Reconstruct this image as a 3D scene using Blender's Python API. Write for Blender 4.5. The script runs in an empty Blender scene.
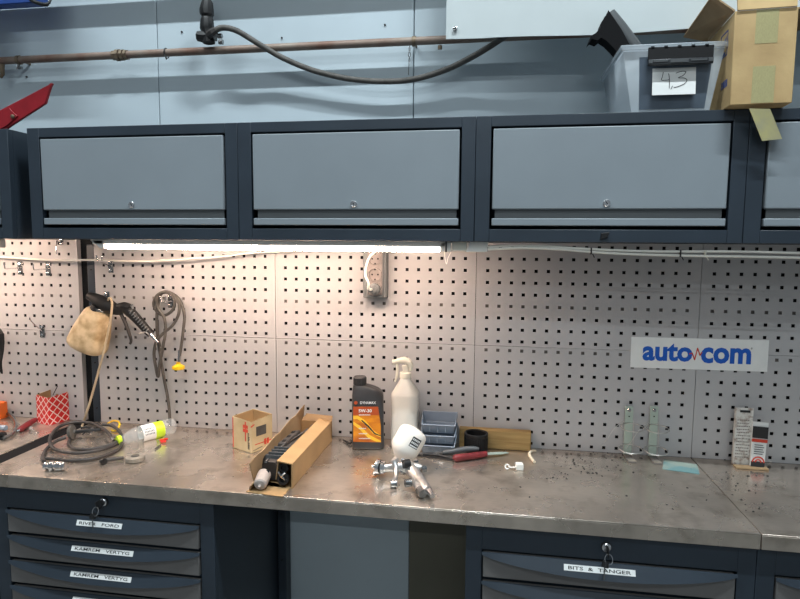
import bpy, bmesh, math, random
from mathutils import Matrix, Vector, Euler
random.seed(7)
S = bpy.context.scene
COL = S.collection
PI = math.pi

# ------------------------------------------------------------------ camera
CAM = Vector((0.7322, -1.8891, 1.6116)); YAW, PITCH, ROLL, F = 0.1576, -0.0959, 0.0074, 581.04
_f = Vector((-math.sin(YAW)*math.cos(PITCH), math.cos(YAW)*math.cos(PITCH), math.sin(PITCH)))
_r0 = Vector((math.cos(YAW), math.sin(YAW), 0)); _u0 = _r0.cross(_f)
_r = math.cos(ROLL)*_r0 + math.sin(ROLL)*_u0; _u = -math.sin(ROLL)*_r0 + math.cos(ROLL)*_u0
cd = bpy.data.cameras.new('camera'); cam = bpy.data.objects.new('camera', cd); COL.objects.link(cam)
cam.matrix_world = Matrix(((_r.x, _u.x, -_f.x, CAM.x), (_r.y, _u.y, -_f.y, CAM.y), (_r.z, _u.z, -_f.z, CAM.z), (0, 0, 0, 1)))
cd.sensor_fit = 'HORIZONTAL'; cd.sensor_width = 36; cd.lens = F/800*36; cd.clip_start = .02
S.camera = cam
# ------------------------------------------------------------------ world, exposure
w = bpy.data.worlds.new('world'); S.world = w; w.use_nodes = True
w.node_tree.nodes['Background'].inputs[0].default_value = (.80, .92, 1.0, 1)
w.node_tree.nodes['Background'].inputs[1].default_value = .25
S.view_settings.view_transform = 'Standard'; S.view_settings.look = 'None'
S.view_settings.exposure = 0.0; S.view_settings.gamma = 1; S.view_settings.use_curve_mapping = False
LED_STRENGTH = 70.0; LED_COLOR = (1.0, .73, .56)
CEILING = [  # x, y, z, length, power
    (1.3, -1.25, 4.45, .9, 95), (-.9, -1.25, 4.45, 1.5, 60), (.6, -3.6, 4.45, 3.0, 50), (.6, -6.6, 4.45, 3.0, 80)]
CEIL_COLOR = (.86, .96, 1.0)

# ------------------------------------------------------------------ measuring helper: pixel -> point on a plane y=... or z=...
def ray(px, py): return _f + _r*((px-400)/F) - _u*((py-299.5)/F)
def Y(px, py, y=0.0):
    d = ray(px, py); return CAM + d*((y-CAM.y)/d.y)
def Z(px, py, z=.95):
    d = ray(px, py); return CAM + d*((z-CAM.z)/d.z)

# ------------------------------------------------------------------ materials
def mat(name, col, rough=.5, metal=0, var=0, scale=8, bump=0, bscale=None, spec=.5, col2=None, stretch=None, rvar=0, em=None, ems=0, trans=0, ior=1.45, coat=0, detail=5, lo=.35, hi=.65):
    m = bpy.data.materials.new(name); m.use_nodes = True
    nt = m.node_tree; b = nt.nodes['Principled BSDF']; L = nt.links.new
    b.inputs['Base Color'].default_value = (*col, 1); b.inputs['Roughness'].default_value = rough
    b.inputs['Metallic'].default_value = metal; b.inputs['Specular IOR Level'].default_value = spec
    b.inputs['Transmission Weight'].default_value = trans; b.inputs['IOR'].default_value = ior
    b.inputs['Coat Weight'].default_value = coat
    if em: b.inputs['Emission Color'].default_value = (*em, 1); b.inputs['Emission Strength'].default_value = ems
    tc = nt.nodes.new('ShaderNodeTexCoord'); mp = nt.nodes.new('ShaderNodeMapping'); L(tc.outputs['Object'], mp.inputs[0])
    if stretch: mp.inputs['Scale'].default_value = stretch
    n = nt.nodes.new('ShaderNodeTexNoise'); n.inputs['Scale'].default_value = scale; n.inputs['Detail'].default_value = detail
    L(mp.outputs[0], n.inputs['Vector'])
    if var or col2:
        cr = nt.nodes.new('ShaderNodeValToRGB'); L(n.outputs[0], cr.inputs[0])
        c2 = col2 or tuple(c*(1-var) for c in col)
        cr.color_ramp.elements[0].position = lo; cr.color_ramp.elements[1].position = hi
        cr.color_ramp.elements[0].color = (*c2, 1); cr.color_ramp.elements[1].color = (*col, 1)
        L(cr.outputs[0], b.inputs['Base Color'])
    if rvar:
        mr = nt.nodes.new('ShaderNodeMapRange'); L(n.outputs[0], mr.inputs[0])
        mr.inputs[1].default_value = .35; mr.inputs[2].default_value = .65
        mr.inputs[3].default_value = max(.03, rough-rvar); mr.inputs[4].default_value = rough+rvar
        L(mr.outputs[0], b.inputs['Roughness'])
    if bump:
        n2 = nt.nodes.new('ShaderNodeTexNoise'); n2.inputs['Scale'].default_value = bscale or scale*6; L(mp.outputs[0], n2.inputs['Vector'])
        bp = nt.nodes.new('ShaderNodeBump'); bp.inputs['Strength'].default_value = bump; bp.inputs['Distance'].default_value = .002
        L(n2.outputs[0], bp.inputs['Height']); L(bp.outputs[0], b.inputs['Normal'])
    return m
def translucent(name, col, fac, rough=.35, var=.05):
    m = bpy.data.materials.new(name); m.use_nodes = True; nt = m.node_tree; b = nt.nodes['Principled BSDF']; out = nt.nodes['Material Output']
    b.inputs['Base Color'].default_value = (*col, 1); b.inputs['Roughness'].default_value = rough
    t = nt.nodes.new('ShaderNodeBsdfTransparent'); mx = nt.nodes.new('ShaderNodeMixShader'); mx.inputs[0].default_value = fac
    n = nt.nodes.new('ShaderNodeTexNoise'); n.inputs['Scale'].default_value = 14
    mr = nt.nodes.new('ShaderNodeMapRange'); mr.inputs[1].default_value = .3; mr.inputs[2].default_value = .7
    mr.inputs[3].default_value = max(0, fac-var); mr.inputs[4].default_value = min(1, fac+var)
    nt.links.new(n.outputs[0], mr.inputs[0])
    if var > .001: nt.links.new(mr.outputs[0], mx.inputs[0])
    nt.links.new(t.outputs[0], mx.inputs[1]); nt.links.new(b.outputs[0], mx.inputs[2]); nt.links.new(mx.outputs[0], out.inputs[0])
    return m
M = {}
M['wall'] = mat('wall_paint', (.50, .58, .63), .42, var=.10, scale=2.2, rvar=.08)
M['wall_gap'] = mat('wall_joint', (.05, .055, .06), .7)
M['floor'] = mat('concrete', (.17, .17, .165), .55, var=.3, scale=3, bump=.2)
M['ceil'] = mat('ceiling_sheet', (.5, .52, .53), .6, var=.1)
M['navy'] = mat('navy_powder_coat', (.030, .042, .058), .38, var=.18, scale=6, bump=.08, bscale=500)
M['navy_shade'] = mat('navy_gap_shade', (.012, .018, .026), .6)  # near-black navy standing in for shade in the module gap
M['door'] = mat('grey_powder_coat', (.25, .285, .315), .36, var=.07, scale=4, bump=.05, bscale=500)
M['drawer'] = mat('warm_grey_powder_coat', (.145, .140, .138), .42, var=.1, scale=5)
M['recess'] = mat('grey_recess', (.14, .15, .155), .5)
M['peg'] = mat('pegboard_paint', (.45, .445, .455), .42, var=.06, scale=5, rvar=.06, bump=.05, bscale=300)
M['dark'] = mat('black_plastic', (.010, .010, .011), .5, var=.3, scale=30)
M['black'] = mat('black_gap', (.004, .004, .005), .8)
M['rail'] = mat('dull_steel', (.17, .15, .14), .6)
M['chrome'] = mat('chrome', (.78, .78, .80), .2, metal=1, var=.2, scale=60)
M['zinc'] = mat('zinc', (.36, .37, .38), .26, metal=.9, var=.45, scale=60)
M['alu'] = mat('brushed_aluminium', (.72, .71, .70), .28, metal=.9, var=.25, scale=70, bump=.2)
M['white'] = mat('white_plastic', (.80, .80, .76), .4, var=.06, scale=20)
M['cream'] = mat('cream_plastic', (.78, .76, .66), .45, var=.12, scale=25)
M['hose'] = mat('grey_rubber', (.050, .044, .042), .5, var=.35, scale=30)
M['hoseg'] = mat('dusty_hose_rubber', (.105, .096, .086), .55, var=.35, scale=40)
M['cord'] = mat('white_cord', (.85, .83, .76), .5, var=.1, scale=10)
M['beige'] = mat('yellowed_hose', (.62, .50, .34), .5, var=.2, scale=20)
M['pipe'] = mat('rusty_pipe', (.20, .115, .085), .55, metal=.3, col2=(.30, .25, .21), scale=9, bump=.3, bscale=60)
M['brass'] = mat('weathered_brass', (.25, .19, .13), .5, metal=.6, var=.4, scale=50)
M['kraft'] = mat('kraft_cardboard', (.42, .26, .12), .75, var=.18, scale=12, bump=.15, bscale=120)
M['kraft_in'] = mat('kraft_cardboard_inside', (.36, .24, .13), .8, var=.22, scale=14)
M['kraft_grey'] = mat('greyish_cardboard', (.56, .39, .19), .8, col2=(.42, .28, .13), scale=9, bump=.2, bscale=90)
M['pale'] = mat('pale_carton', (.60, .47, .28), .7, col2=(.48, .36, .20), scale=14)
M['red'] = mat('red_print', (.62, .06, .03), .5, var=.15, scale=60)
M['redpaint'] = mat('red_paint', (.30, .012, .020), .38, var=.3, scale=12)
M['redplastic'] = mat('red_plastic', (.70, .03, .02), .35)
M['darkred'] = mat('worn_dark_red_handle', (.20, .022, .026), .5, var=.4, scale=40)
M['orange'] = mat('orange_plastic', (.75, .15, .02), .4)
M['yellow'] = mat('yellow_plastic', (.85, .55, .02), .4)
M['lime'] = mat('lime_plastic', (.55, .80, .03), .35)
M['tape'] = mat('yellowed_tape', (.60, .55, .27), .35, col2=(.50, .47, .30), scale=25)
M['ink'] = mat('black_ink', (.02, .02, .022), .6)
M['paper'] = mat('white_paper', (.78, .79, .78), .7, var=.05, scale=20)
M['blue'] = mat('blue_print', (.008, .10, .50), .45)
M['bluep'] = mat('blue_paint', (.02, .06, .25), .45)
M['banner'] = mat('white_vinyl', (.54, .59, .60), .45, var=.08, scale=3, bump=.25, bscale=7)
M['jug'] = mat('yellowed_jug_plastic', (.74, .58, .36), .45, col2=(.40, .26, .12), scale=26, lo=.33, hi=.62, detail=8)
M['milky'] = mat('milky_plastic', (.80, .78, .72), .35, var=.05, scale=12, trans=.15)
M['cup'] = mat('white_translucent_cup', (.86, .82, .76), .4, var=.05, scale=12)
M['oil'] = mat('charcoal_bottle_plastic', (.045, .045, .048), .36, var=.2, scale=20)
M['amber'] = mat('amber_label', (.80, .30, .01), .4, col2=(.45, .10, .01), scale=16, stretch=(1, 1, 2.2))
M['gold'] = mat('gold_label', (.90, .52, .04), .35)
M['rust'] = mat('rust_red_label', (.42, .07, .015), .4)
M['bin'] = mat('grey_blue_bin_plastic', (.25, .30, .37), .42, var=.12, scale=20)
M['binlid'] = mat('black_latch_plastic', (.02, .023, .027), .4)
M['latch'] = mat('grey_latch_plastic', (.075, .08, .085), .4)
M['olive'] = mat('olive_panel', (.16, .15, .11), .5, var=.15, scale=3)
M['sock'] = mat('grey_socket_plastic', (.24, .21, .20), .45, var=.15, scale=30)
M['matte'] = mat('matte_black_plastic', (.008, .008, .009), .85, spec=.15)
M['wood'] = mat('raw_pine', (.42, .29, .12), .7, col2=(.30, .19, .07), scale=6, stretch=(1.2, 12, 12), bump=.2)
M['glassplate'] = mat('greenish_plastic', (.42, .50, .44), .3, var=.1, scale=20)
M['teal'] = mat('teal_card', (.15, .28, .29), .45, col2=(.28, .34, .30), scale=9, lo=.45, hi=.55)
M['capgrey'] = mat('grey_beige_cap', (.30, .265, .22), .5, var=.3, scale=60)
M['wire'] = mat('thin_wire', (.60, .58, .55), .35, metal=.8)
M['stripe'] = mat('worn_white_carton', (.66, .65, .62), .6, col2=(.34, .26, .22), scale=60, lo=.34, hi=.52, detail=9)
M['pinkw'] = mat('off_white_cartridge', (.45, .39, .36), .45, var=.15, scale=30)
M['crumb'] = mat('black_crumbs', (.02, .02, .02), .8)
M['foam'] = mat('cream_rubber', (.66, .56, .42), .6)
M['clearbin'] = translucent('clear_polypropylene', (.66, .73, .79), .34, var=0)
M['smokebin'] = mat('cloudy_panel', (.10, .13, .17), .35, var=.35, scale=8)
M['pet'] = translucent('clear_bottle_plastic', (.80, .84, .84), .16, .08, 0)
M['tapeclear'] = translucent('yellowed_clear_tape', (.55, .50, .26), .6, .3)
M['led'] = mat('led_diffuser', (.9, .9, .9), .4, em=LED_COLOR, ems=LED_STRENGTH)
M['tube'] = mat('ceiling_tube', (.9, .9, .9), .4, em=CEIL_COLOR, ems=12)

def steel_mat():
    m = bpy.data.materials.new('worn_stainless_steel'); m.use_nodes = True
    nt = m.node_tree; b = nt.nodes['Principled BSDF']; L = nt.links.new
    tc = nt.nodes.new('ShaderNodeTexCoord')
    def noise(sc, st=(1, 1, 1), det=6, off=(0, 0, 0)):
        mp = nt.nodes.new('ShaderNodeMapping'); mp.inputs['Scale'].default_value = st; mp.inputs['Location'].default_value = off; L(tc.outputs['Object'], mp.inputs[0])
        n = nt.nodes.new('ShaderNodeTexNoise'); n.inputs['Scale'].default_value = sc; n.inputs['Detail'].default_value = det; L(mp.outputs[0], n.inputs['Vector']); return n.outputs[0]
    def ramp(src, p0, c0, p1, c1):
        r = nt.nodes.new('ShaderNodeValToRGB'); L(src, r.inputs[0]); e = r.color_ramp.elements
        e[0].position = p0; e[0].color = (*c0, 1); e[1].position = p1; e[1].color = (*c1, 1); return r.outputs[0]
    base = ramp(noise(5), .35, (.52, .455, .395), .65, (.72, .63, .545))
    dirt = ramp(noise(16, det=9, off=(3, 1, 0)), .52, (1, 1, 1), .80, (.55, .52, .48))
    scr = ramp(noise(40, (1, 14, 1), off=(1, 4, 0)), .45, (1, 1, 1), .75, (.86, .86, .86))
    def mul(a, c):
        x = nt.nodes.new('ShaderNodeMix'); x.data_type = 'RGBA'; x.blend_type = 'MULTIPLY'; x.inputs[0].default_value = 1
        L(a, x.inputs[6]); L(c, x.inputs[7]); return x.outputs[2]
    L(mul(mul(base, dirt), scr), b.inputs['Base Color'])
    b.inputs['Metallic'].default_value = .86
    mr = nt.nodes.new('ShaderNodeMapRange'); L(noise(7, off=(7, 2, 0)), mr.inputs[0])
    mr.inputs[1].default_value = .35; mr.inputs[2].default_value = .65; mr.inputs[3].default_value = .20; mr.inputs[4].default_value = .36
    L(mr.outputs[0], b.inputs['Roughness'])
    bp = nt.nodes.new('ShaderNodeBump'); bp.inputs['Strength'].default_value = .10; bp.inputs['Distance'].default_value = .001
    L(noise(9, off=(2, 2, 2)), bp.inputs['Height']); L(bp.outputs[0], b.inputs['Normal'])
    return m
M['steel'] = steel_mat()

def redcheck_mat(ax, by):
    m = bpy.data.materials.new('red_diamond_print'); m.use_nodes = True; nt = m.node_tree; b = nt.nodes['Principled BSDF']; L = nt.links.new
    tc = nt.nodes.new('ShaderNodeTexCoord'); sep = nt.nodes.new('ShaderNodeSeparateXYZ'); L(tc.outputs['Object'], sep.inputs[0])
    def ma(op, a, c):
        n = nt.nodes.new('ShaderNodeMath'); n.operation = op
        for i, v in enumerate((a, c)):
            if isinstance(v, (int, float)): n.inputs[i].default_value = v
            else: L(v, n.inputs[i])
        return n.outputs[0]
    h = ma('ADD', ma('MULTIPLY', sep.outputs[0], ax), ma('MULTIPLY', sep.outputs[1], by))
    k = 33
    fs = []
    for s in (1, -1):
        u = ma('ADD', ma('MULTIPLY', h, k), ma('MULTIPLY', sep.outputs[2], s*k))
        fr = ma('FRACT', u, 0); fs.append(ma('GREATER_THAN', fr, .16))
    both = ma('MULTIPLY', fs[0], fs[1])
    mx = nt.nodes.new('ShaderNodeMix'); mx.data_type = 'RGBA'; L(both, mx.inputs[0])
    mx.inputs[6].default_value = (.75, .62, .58, 1); mx.inputs[7].default_value = (.60, .012, .010, 1)
    L(mx.outputs[2], b.inputs['Base Color']); b.inputs['Roughness'].default_value = .5
    return m

# ------------------------------------------------------------------ mesh builder
class MB:
    def __init__(s, T=None): s.v = []; s.f = []; s.m = []; s.T = T or Matrix()
    def add(s, vs, fs, mi=0, T=None):
        T = s.T @ (T or Matrix()); o = len(s.v)
        s.v += [T @ Vector(p) for p in vs]
        for f in fs: s.f.append([i+o for i in f]); s.m.append(mi)
        return s
    def box(s, x0, x1, y0, y1, z0, z1, T=None, mi=0):
        vs = [(x, y, z) for x in (x0, x1) for y in (y0, y1) for z in (z0, z1)]
        return s.add(vs, [(0, 1, 3, 2), (4, 6, 7, 5), (0, 4, 5, 1), (2, 3, 7, 6), (0, 2, 6, 4), (1, 5, 7, 3)], mi, T)
    def hexa(s, b, t, mi=0, T=None):
        return s.add(list(b)+list(t), [(3, 2, 1, 0), (4, 5, 6, 7), (0, 1, 5, 4), (1, 2, 6, 5), (2, 3, 7, 6), (3, 0, 4, 7)], mi, T)
    def tube(s, pts, r, n=10, closed=False, smooth=0, mi=0, T=None):
        P = [Vector(p) for p in pts]; R = list(r) if isinstance(r, (list, tuple)) else [r]*len(P)
        if smooth: P, R = catmull(P, R, smooth, closed)
        N = len(P); vs = []; fs = []; up = None
        for i in range(N):
            if closed: t = P[(i+1) % N]-P[i-1]
            else: t = P[min(i+1, N-1)]-P[max(i-1, 0)]
            t = t.normalized() if t.length > 1e-9 else Vector((0, 0, 1))
            if up is None:
                up = t.cross(Vector((0, 0, 1)))
                if up.length < .1: up = t.cross(Vector((1, 0, 0)))
            up = (up - t*up.dot(t)).normalized(); sd = t.cross(up)
            vs += [P[i]+(up*math.cos(a)+sd*math.sin(a))*R[i] for a in (2*PI*k/n for k in range(n))]
        for i in range(N if closed else N-1):
            j = (i+1) % N
            for k in range(n): fs.append((i*n+k, i*n+(k+1) % n, j*n+(k+1) % n, j*n+k))
        if not closed: fs.append(tuple(reversed(range(n)))); fs.append(tuple(range((N-1)*n, N*n)))
        return s.add(vs, fs, mi, T)
    def lathe(s, prof, n=28, mi=0, T=None, sx=1, sy=1, power=2, capb=True, capt=True):
        vs = []; fs = []
        for r, z in prof:
            for k in range(n):
                a = 2*PI*k/n; c, q = math.cos(a), math.sin(a)
                if power != 2:
                    g = (abs(c)**power+abs(q)**power)**(-1/power); c *= g; q *= g
                vs.append((r*sx*c, r*sy*q, z))
        for i in range(len(prof)-1):
            for k in range(n): fs.append((i*n+k, i*n+(k+1) % n, (i+1)*n+(k+1) % n, (i+1)*n+k))
        if capb: fs.append(tuple(reversed(range(n))))
        if capt: fs.append(tuple(range((len(prof)-1)*n, len(prof)*n)))
        return s.add(vs, fs, mi, T)
    def prism(s, poly, t, mi=0, T=None):   # polygon in local xy, extruded to z=t
        n = len(poly)
        a = sum(poly[i][0]*poly[(i+1) % n][1]-poly[(i+1) % n][0]*poly[i][1] for i in range(n))
        if a < 0: poly = list(reversed(poly))
        vs = [(x, y, 0) for x, y in poly]+[(x, y, t) for x, y in poly]
        fs = [tuple(reversed(range(n))), tuple(range(n, 2*n))]+[(i, (i+1) % n, n+(i+1) % n, n+i) for i in range(n)]
        return s.add(vs, fs, mi, T)
    def slab(s, pts, nrm, t, mi=0):        # polygon of world points given thickness along nrm
        n = len(pts); N = Vector(nrm)*t; P = [Vector(p) for p in pts]
        return s.add(P+[p+N for p in P], [tuple(reversed(range(n))), tuple(range(n, 2*n))]+[(i, (i+1) % n, n+(i+1) % n, n+i) for i in range(n)], mi)
    def build(s, name, m, parent=None, bevel=0, smooth=35, solid=0, origin=None, seg=2, sub=0):
        me = bpy.data.meshes.new(name)
        if parent is not None: O = WORLD[parent.name]
        elif origin is not None: O = Vector(origin)
        else:
            xs = [p.x for p in s.v]; ys = [p.y for p in s.v]; zs = [p.z for p in s.v]
            O = Vector(((min(xs)+max(xs))/2, (min(ys)+max(ys))/2, min(zs)))
        me.from_pydata([p-O for p in s.v], [], s.f)
        ms = m if isinstance(m, (list, tuple)) else [m]
        for x in ms: me.materials.append(M[x])
        if len(ms) > 1: me.polygons.foreach_set('material_index', s.m)
        bm = bmesh.new(); bm.from_mesh(me); bmesh.ops.recalc_face_normals(bm, faces=bm.faces); bm.to_mesh(me); bm.free()
        me.shade_smooth(); me.set_sharp_from_angle(angle=math.radians(smooth))
        o = bpy.data.objects.new(name, me); COL.objects.link(o)
        if parent is not None: o.parent = parent; WORLD[o.name] = O
        else: o.location = O; WORLD[o.name] = O
        if solid:
            md = o.modifiers.new('shell', 'SOLIDIFY'); md.thickness = solid; md.offset = 0
        if bevel:
            md = o.modifiers.new('bevel', 'BEVEL'); md.width = bevel; md.segments = seg; md.limit_method = 'ANGLE'; md.angle_limit = math.radians(40)
        if sub:
            md = o.modifiers.new('sub', 'SUBSURF'); md.levels = sub; md.render_levels = sub
        return o
WORLD = {}
def catmull(P, R, k, closed=False):
    N = len(P); out = []; ro = []
    for i in range(N if closed else N-1):
        g = (lambda j: P[j % N]) if closed else (lambda j: P[max(0, min(N-1, j))])
        p0, p1, p2, p3 = g(i-1), g(i), g(i+1), g(i+2); r1, r2 = R[i], R[(i+1) % N]
        for q in range(k):
            t = q/k
            out.append(.5*((2*p1)+(p2-p0)*t+(2*p0-5*p1+4*p2-p3)*t*t+(3*p1-p0-3*p2+p3)*t**3)); ro.append(r1+(r2-r1)*t)
    if not closed: out.append(P[-1]); ro.append(R[-1])
    return out, ro
def tag(o, label=None, cat=None, group=None, kind=None):
    for k, v in (('label', label), ('category', cat), ('group', group), ('kind', kind)):
        if v: o[k] = v
    return o
def thing(name, label, cat, loc, group=None):
    o = bpy.data.objects.new(name, None); COL.objects.link(o); o.location = loc; o.empty_display_size = .03
    WORLD[o.name] = Vector(loc); return tag(o, label, cat, group)
def struct(o): return tag(o, kind='structure')
def frame(origin, xdir, zdir=(0, 0, 1)):      # local x along xdir, local z along zdir
    x = Vector(xdir).normalized(); z = Vector(zdir); z = (z-x*z.dot(x)).normalized(); y = z.cross(x)
    return Matrix(((x.x, y.x, z.x, origin[0]), (x.y, y.y, z.y, origin[1]), (x.z, y.z, z.z, origin[2]), (0, 0, 0, 1)))
def axis(origin, zdir, xhint=(1, 0, 0)):      # local z along zdir
    z = Vector(zdir).normalized(); x = Vector(xhint); x = (x-z*x.dot(z)).normalized(); y = z.cross(x)
    return Matrix(((x.x, y.x, z.x, origin[0]), (x.y, y.y, z.y, origin[1]), (x.z, y.z, z.z, origin[2]), (0, 0, 0, 1)))
def FACE(x, y, z, tilt=0): return Matrix.Translation((x, y, z)) @ Matrix.Rotation(PI/2, 4, 'X') @ Matrix.Rotation(tilt, 4, 'Z')   # local xy on a plane facing the viewer side (-Y)
def text(s, T, wdt, hgt, m, parent, name='lettering', bold=0, thick=.0003, label=None):
    c = bpy.data.curves.new('t', 'FONT'); c.body = s; c.size = 1; c.offset = bold; c.resolution_u = 3
    c.align_x = 'CENTER'; c.align_y = 'CENTER'
    o = bpy.data.objects.new('t', c); COL.objects.link(o); bpy.context.view_layer.update()
    me = bpy.data.meshes.new_from_object(o.evaluated_get(bpy.context.evaluated_depsgraph_get()))
    bpy.data.objects.remove(o)
    xs = [v.co.x for v in me.vertices]; ys = [v.co.y for v in me.vertices]
    cx, cy = (min(xs)+max(xs))/2, (min(ys)+max(ys))/2; kx = wdt/(max(xs)-min(xs)); ky = hgt/(max(ys)-min(ys))
    O = WORLD[parent.name]
    for v in me.vertices: v.co = T @ Vector(((v.co.x-cx)*kx, (v.co.y-cy)*ky, thick)) - O
    me.name = name; me.materials.clear(); me.materials.append(M[m])
    ob = bpy.data.objects.new(name, me); COL.objects.link(ob); ob.parent = parent; WORLD[ob.name] = O
    if label: ob['label'] = label
    return ob
def copy_tree(o, parent=None):
    c = o.copy(); COL.objects.link(c)
    if parent is not None: c.parent = parent
    for ch in [x for x in ALLCH.get(o.name, [])] or list(o.children): copy_tree(ch, c)
    return c
ALLCH = {}

# ================================================================== SETTING
W = .68; ZB = .95
struct(MB().box(-5, 6, -9, .2, -.05, 0).build('floor', 'floor'))
wl = MB(); x = -.4325-.8975*6
while x < 6: wl.box(x+.0012, x+.8963, .04, .12, 0, 4.6); x += .8975
struct(wl.build('wall_back', 'wall', bevel=.0025))
struct(MB().box(-5, 6, .09, .18, 0, 4.6).build('wall_core', 'wall_gap'))
struct(MB().box(-5, 6, -9, .2, 4.6, 4.65).build('ceiling', 'ceil'))
for i, (x, y, z, ln, pw) in enumerate(CEILING):
    lab = ['long white ceiling strip light above the right of the workbench', 'long white ceiling strip light above the left of the workbench', 'long white ceiling strip light behind the viewer', 'long white ceiling strip light farthest behind the viewer'][i]
    t = thing('ceiling_light', lab, 'ceiling light', (x, y, z))
    MB().box(x-ln/2-.03, x+ln/2+.03, y-.05, y+.05, z, z+.15).build('housing', 'white', t, bevel=.004)
    MB().box(x-ln/2, x+ln/2, y-.03, y+.03, z-.012, z).build('diffuser', 'tube', t, bevel=.003)
    ld = bpy.data.lights.new('strip_light', 'AREA'); ld.shape = 'RECTANGLE'; ld.size = ln; ld.size_y = .05; ld.energy = pw; ld.color = CEIL_COLOR
    lo = bpy.data.objects.new('strip_light', ld); COL.objects.link(lo); lo.parent = t; lo.location = (0, 0, -.016)

# ================================================================== PEGBOARDS
def pegboard_mesh():
    cols = [.036+.038*k for k in range(17)]; rows = [.0148+.038*k for k in range(9)]; h = .0051; H = .3328; WW = W-.0016
    xs = [0]+[c+d for c in cols for d in (-h, h)]+[WW]; zs = [0]+[r+d for r in rows for d in (-h, h)]+[H]
    b = MB()
    vs = [(x, 0, z) for x in xs for z in zs]; nz = len(zs); fs = []
    for i in range(len(xs)-1):
        for j in range(nz-1):
            if i % 2 == 1 and j % 2 == 1: continue
            fs.append((i*nz+j, (i+1)*nz+j, (i+1)*nz+j+1, i*nz+j+1))
    b.add(vs, fs)
    D = .0018
    for c in cols:
        for r in rows:
            q = [(c-h, r-h), (c+h, r-h), (c+h, r+h), (c-h, r+h)]
            b.add([(x, 0, z) for x, z in q]+[(x, D, z) for x, z in q], [(i, (i+1) % 4, 4+(i+1) % 4, 4+i) for i in range(4)])
    for a, c2 in (((0, 0), (WW, 0)), ((WW, 0), (WW, H)), ((WW, H), (0, H)), ((0, H), (0, 0))):
        b.add([(a[0], 0, a[1]), (c2[0], 0, c2[1]), (c2[0], .02, c2[1]), (a[0], .02, a[1])], [(0, 1, 2, 3)])
    me = bpy.data.meshes.new('pegboard'); me.from_pydata(b.v, [], b.f); me.materials.append(M['peg']); return me
pm = pegboard_mesh()
PX = [(-.746-W, 'far left, beyond the dark upright post'), (-.68, 'behind the hanging jug and hose'), (0, 'behind the oil and spray bottles'), (W, 'behind the wire ring holders'), (2*W, 'at the far right beside the small white cartons')]
p0 = None
for i, (x, where) in enumerate(PX):
    for up in (1, 0):
        o = bpy.data.objects.new('pegboard', pm) if p0 is None else p0.copy()
        COL.objects.link(o); p0 = p0 or o; o.location = (x+.0008, 0, 1.2842 if up else .9504)
        tag(o, ('upper' if up else 'lower')+' grey perforated panel '+where, 'pegboard', 'grey perforated wall panels')
for z, n in ((1.413, 'upper'), (1.269, 'lower')):
    for xa, xb, sd in ((-1.42, -.748, 'far left'), (-.678, 2.03, 'main')):
        tag(MB().box(xa, xb, .006, .018, z-.012, z+.012).build('mounting_rail', 'rail'), f'{n} steel mounting rail glimpsed through the holes of the {sd} perforated panels', 'rail', 'rails behind the perforated panels')
struct(MB().box(-1.43, 2.05, .0205, .024, .93, 1.63).build('hole_shade_sheet_1', 'black'))  # black sheet added behind the panels so their holes look deep in shade
# upright posts
def post(x0, x1, label, z0=0, z1=1.95, y0=.004, y1=.036):
    t = thing('upright_post', label, 'post', ((x0+x1)/2, .02, z0))
    MB().box(x0, x1, y0, y1, z0, z1).build('channel', 'navy', t, bevel=.002)
    for k in range(10):
        zs_ = z0+.15+k*.17
        if zs_ < z1-.02: MB().tube([((x0+x1)/2, y0+.0005, zs_), ((x0+x1)/2, y0-.0022, zs_)], .0028, 10).build('screw', 'dark', t)
post(-.712, -.682, 'narrow dark blue upright post in the gap left of the main panels', z1=1.60)
post(.0015, .031, 'dark blue upright post under the worktop beside the left drawer unit', z1=.90, y0=-.012)
tag(MB().box(-.7455, -.7125, .026, .036, .1, 1.9).build('gap_shade_strip', 'navy_shade'), 'near-black strip standing for the shade deep in the gap between wall modules', 'strip')  # strip added to paint the gap's shade, not a real filler
tag(MB().box(.467, .80, .022, .036, .02, .90).build('olive_wall_panel', 'olive', bevel=.001), 'dull olive-brown panel over the wall under the worktop', 'board')  # olive-toned panel laid over the wall right of the joint

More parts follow.
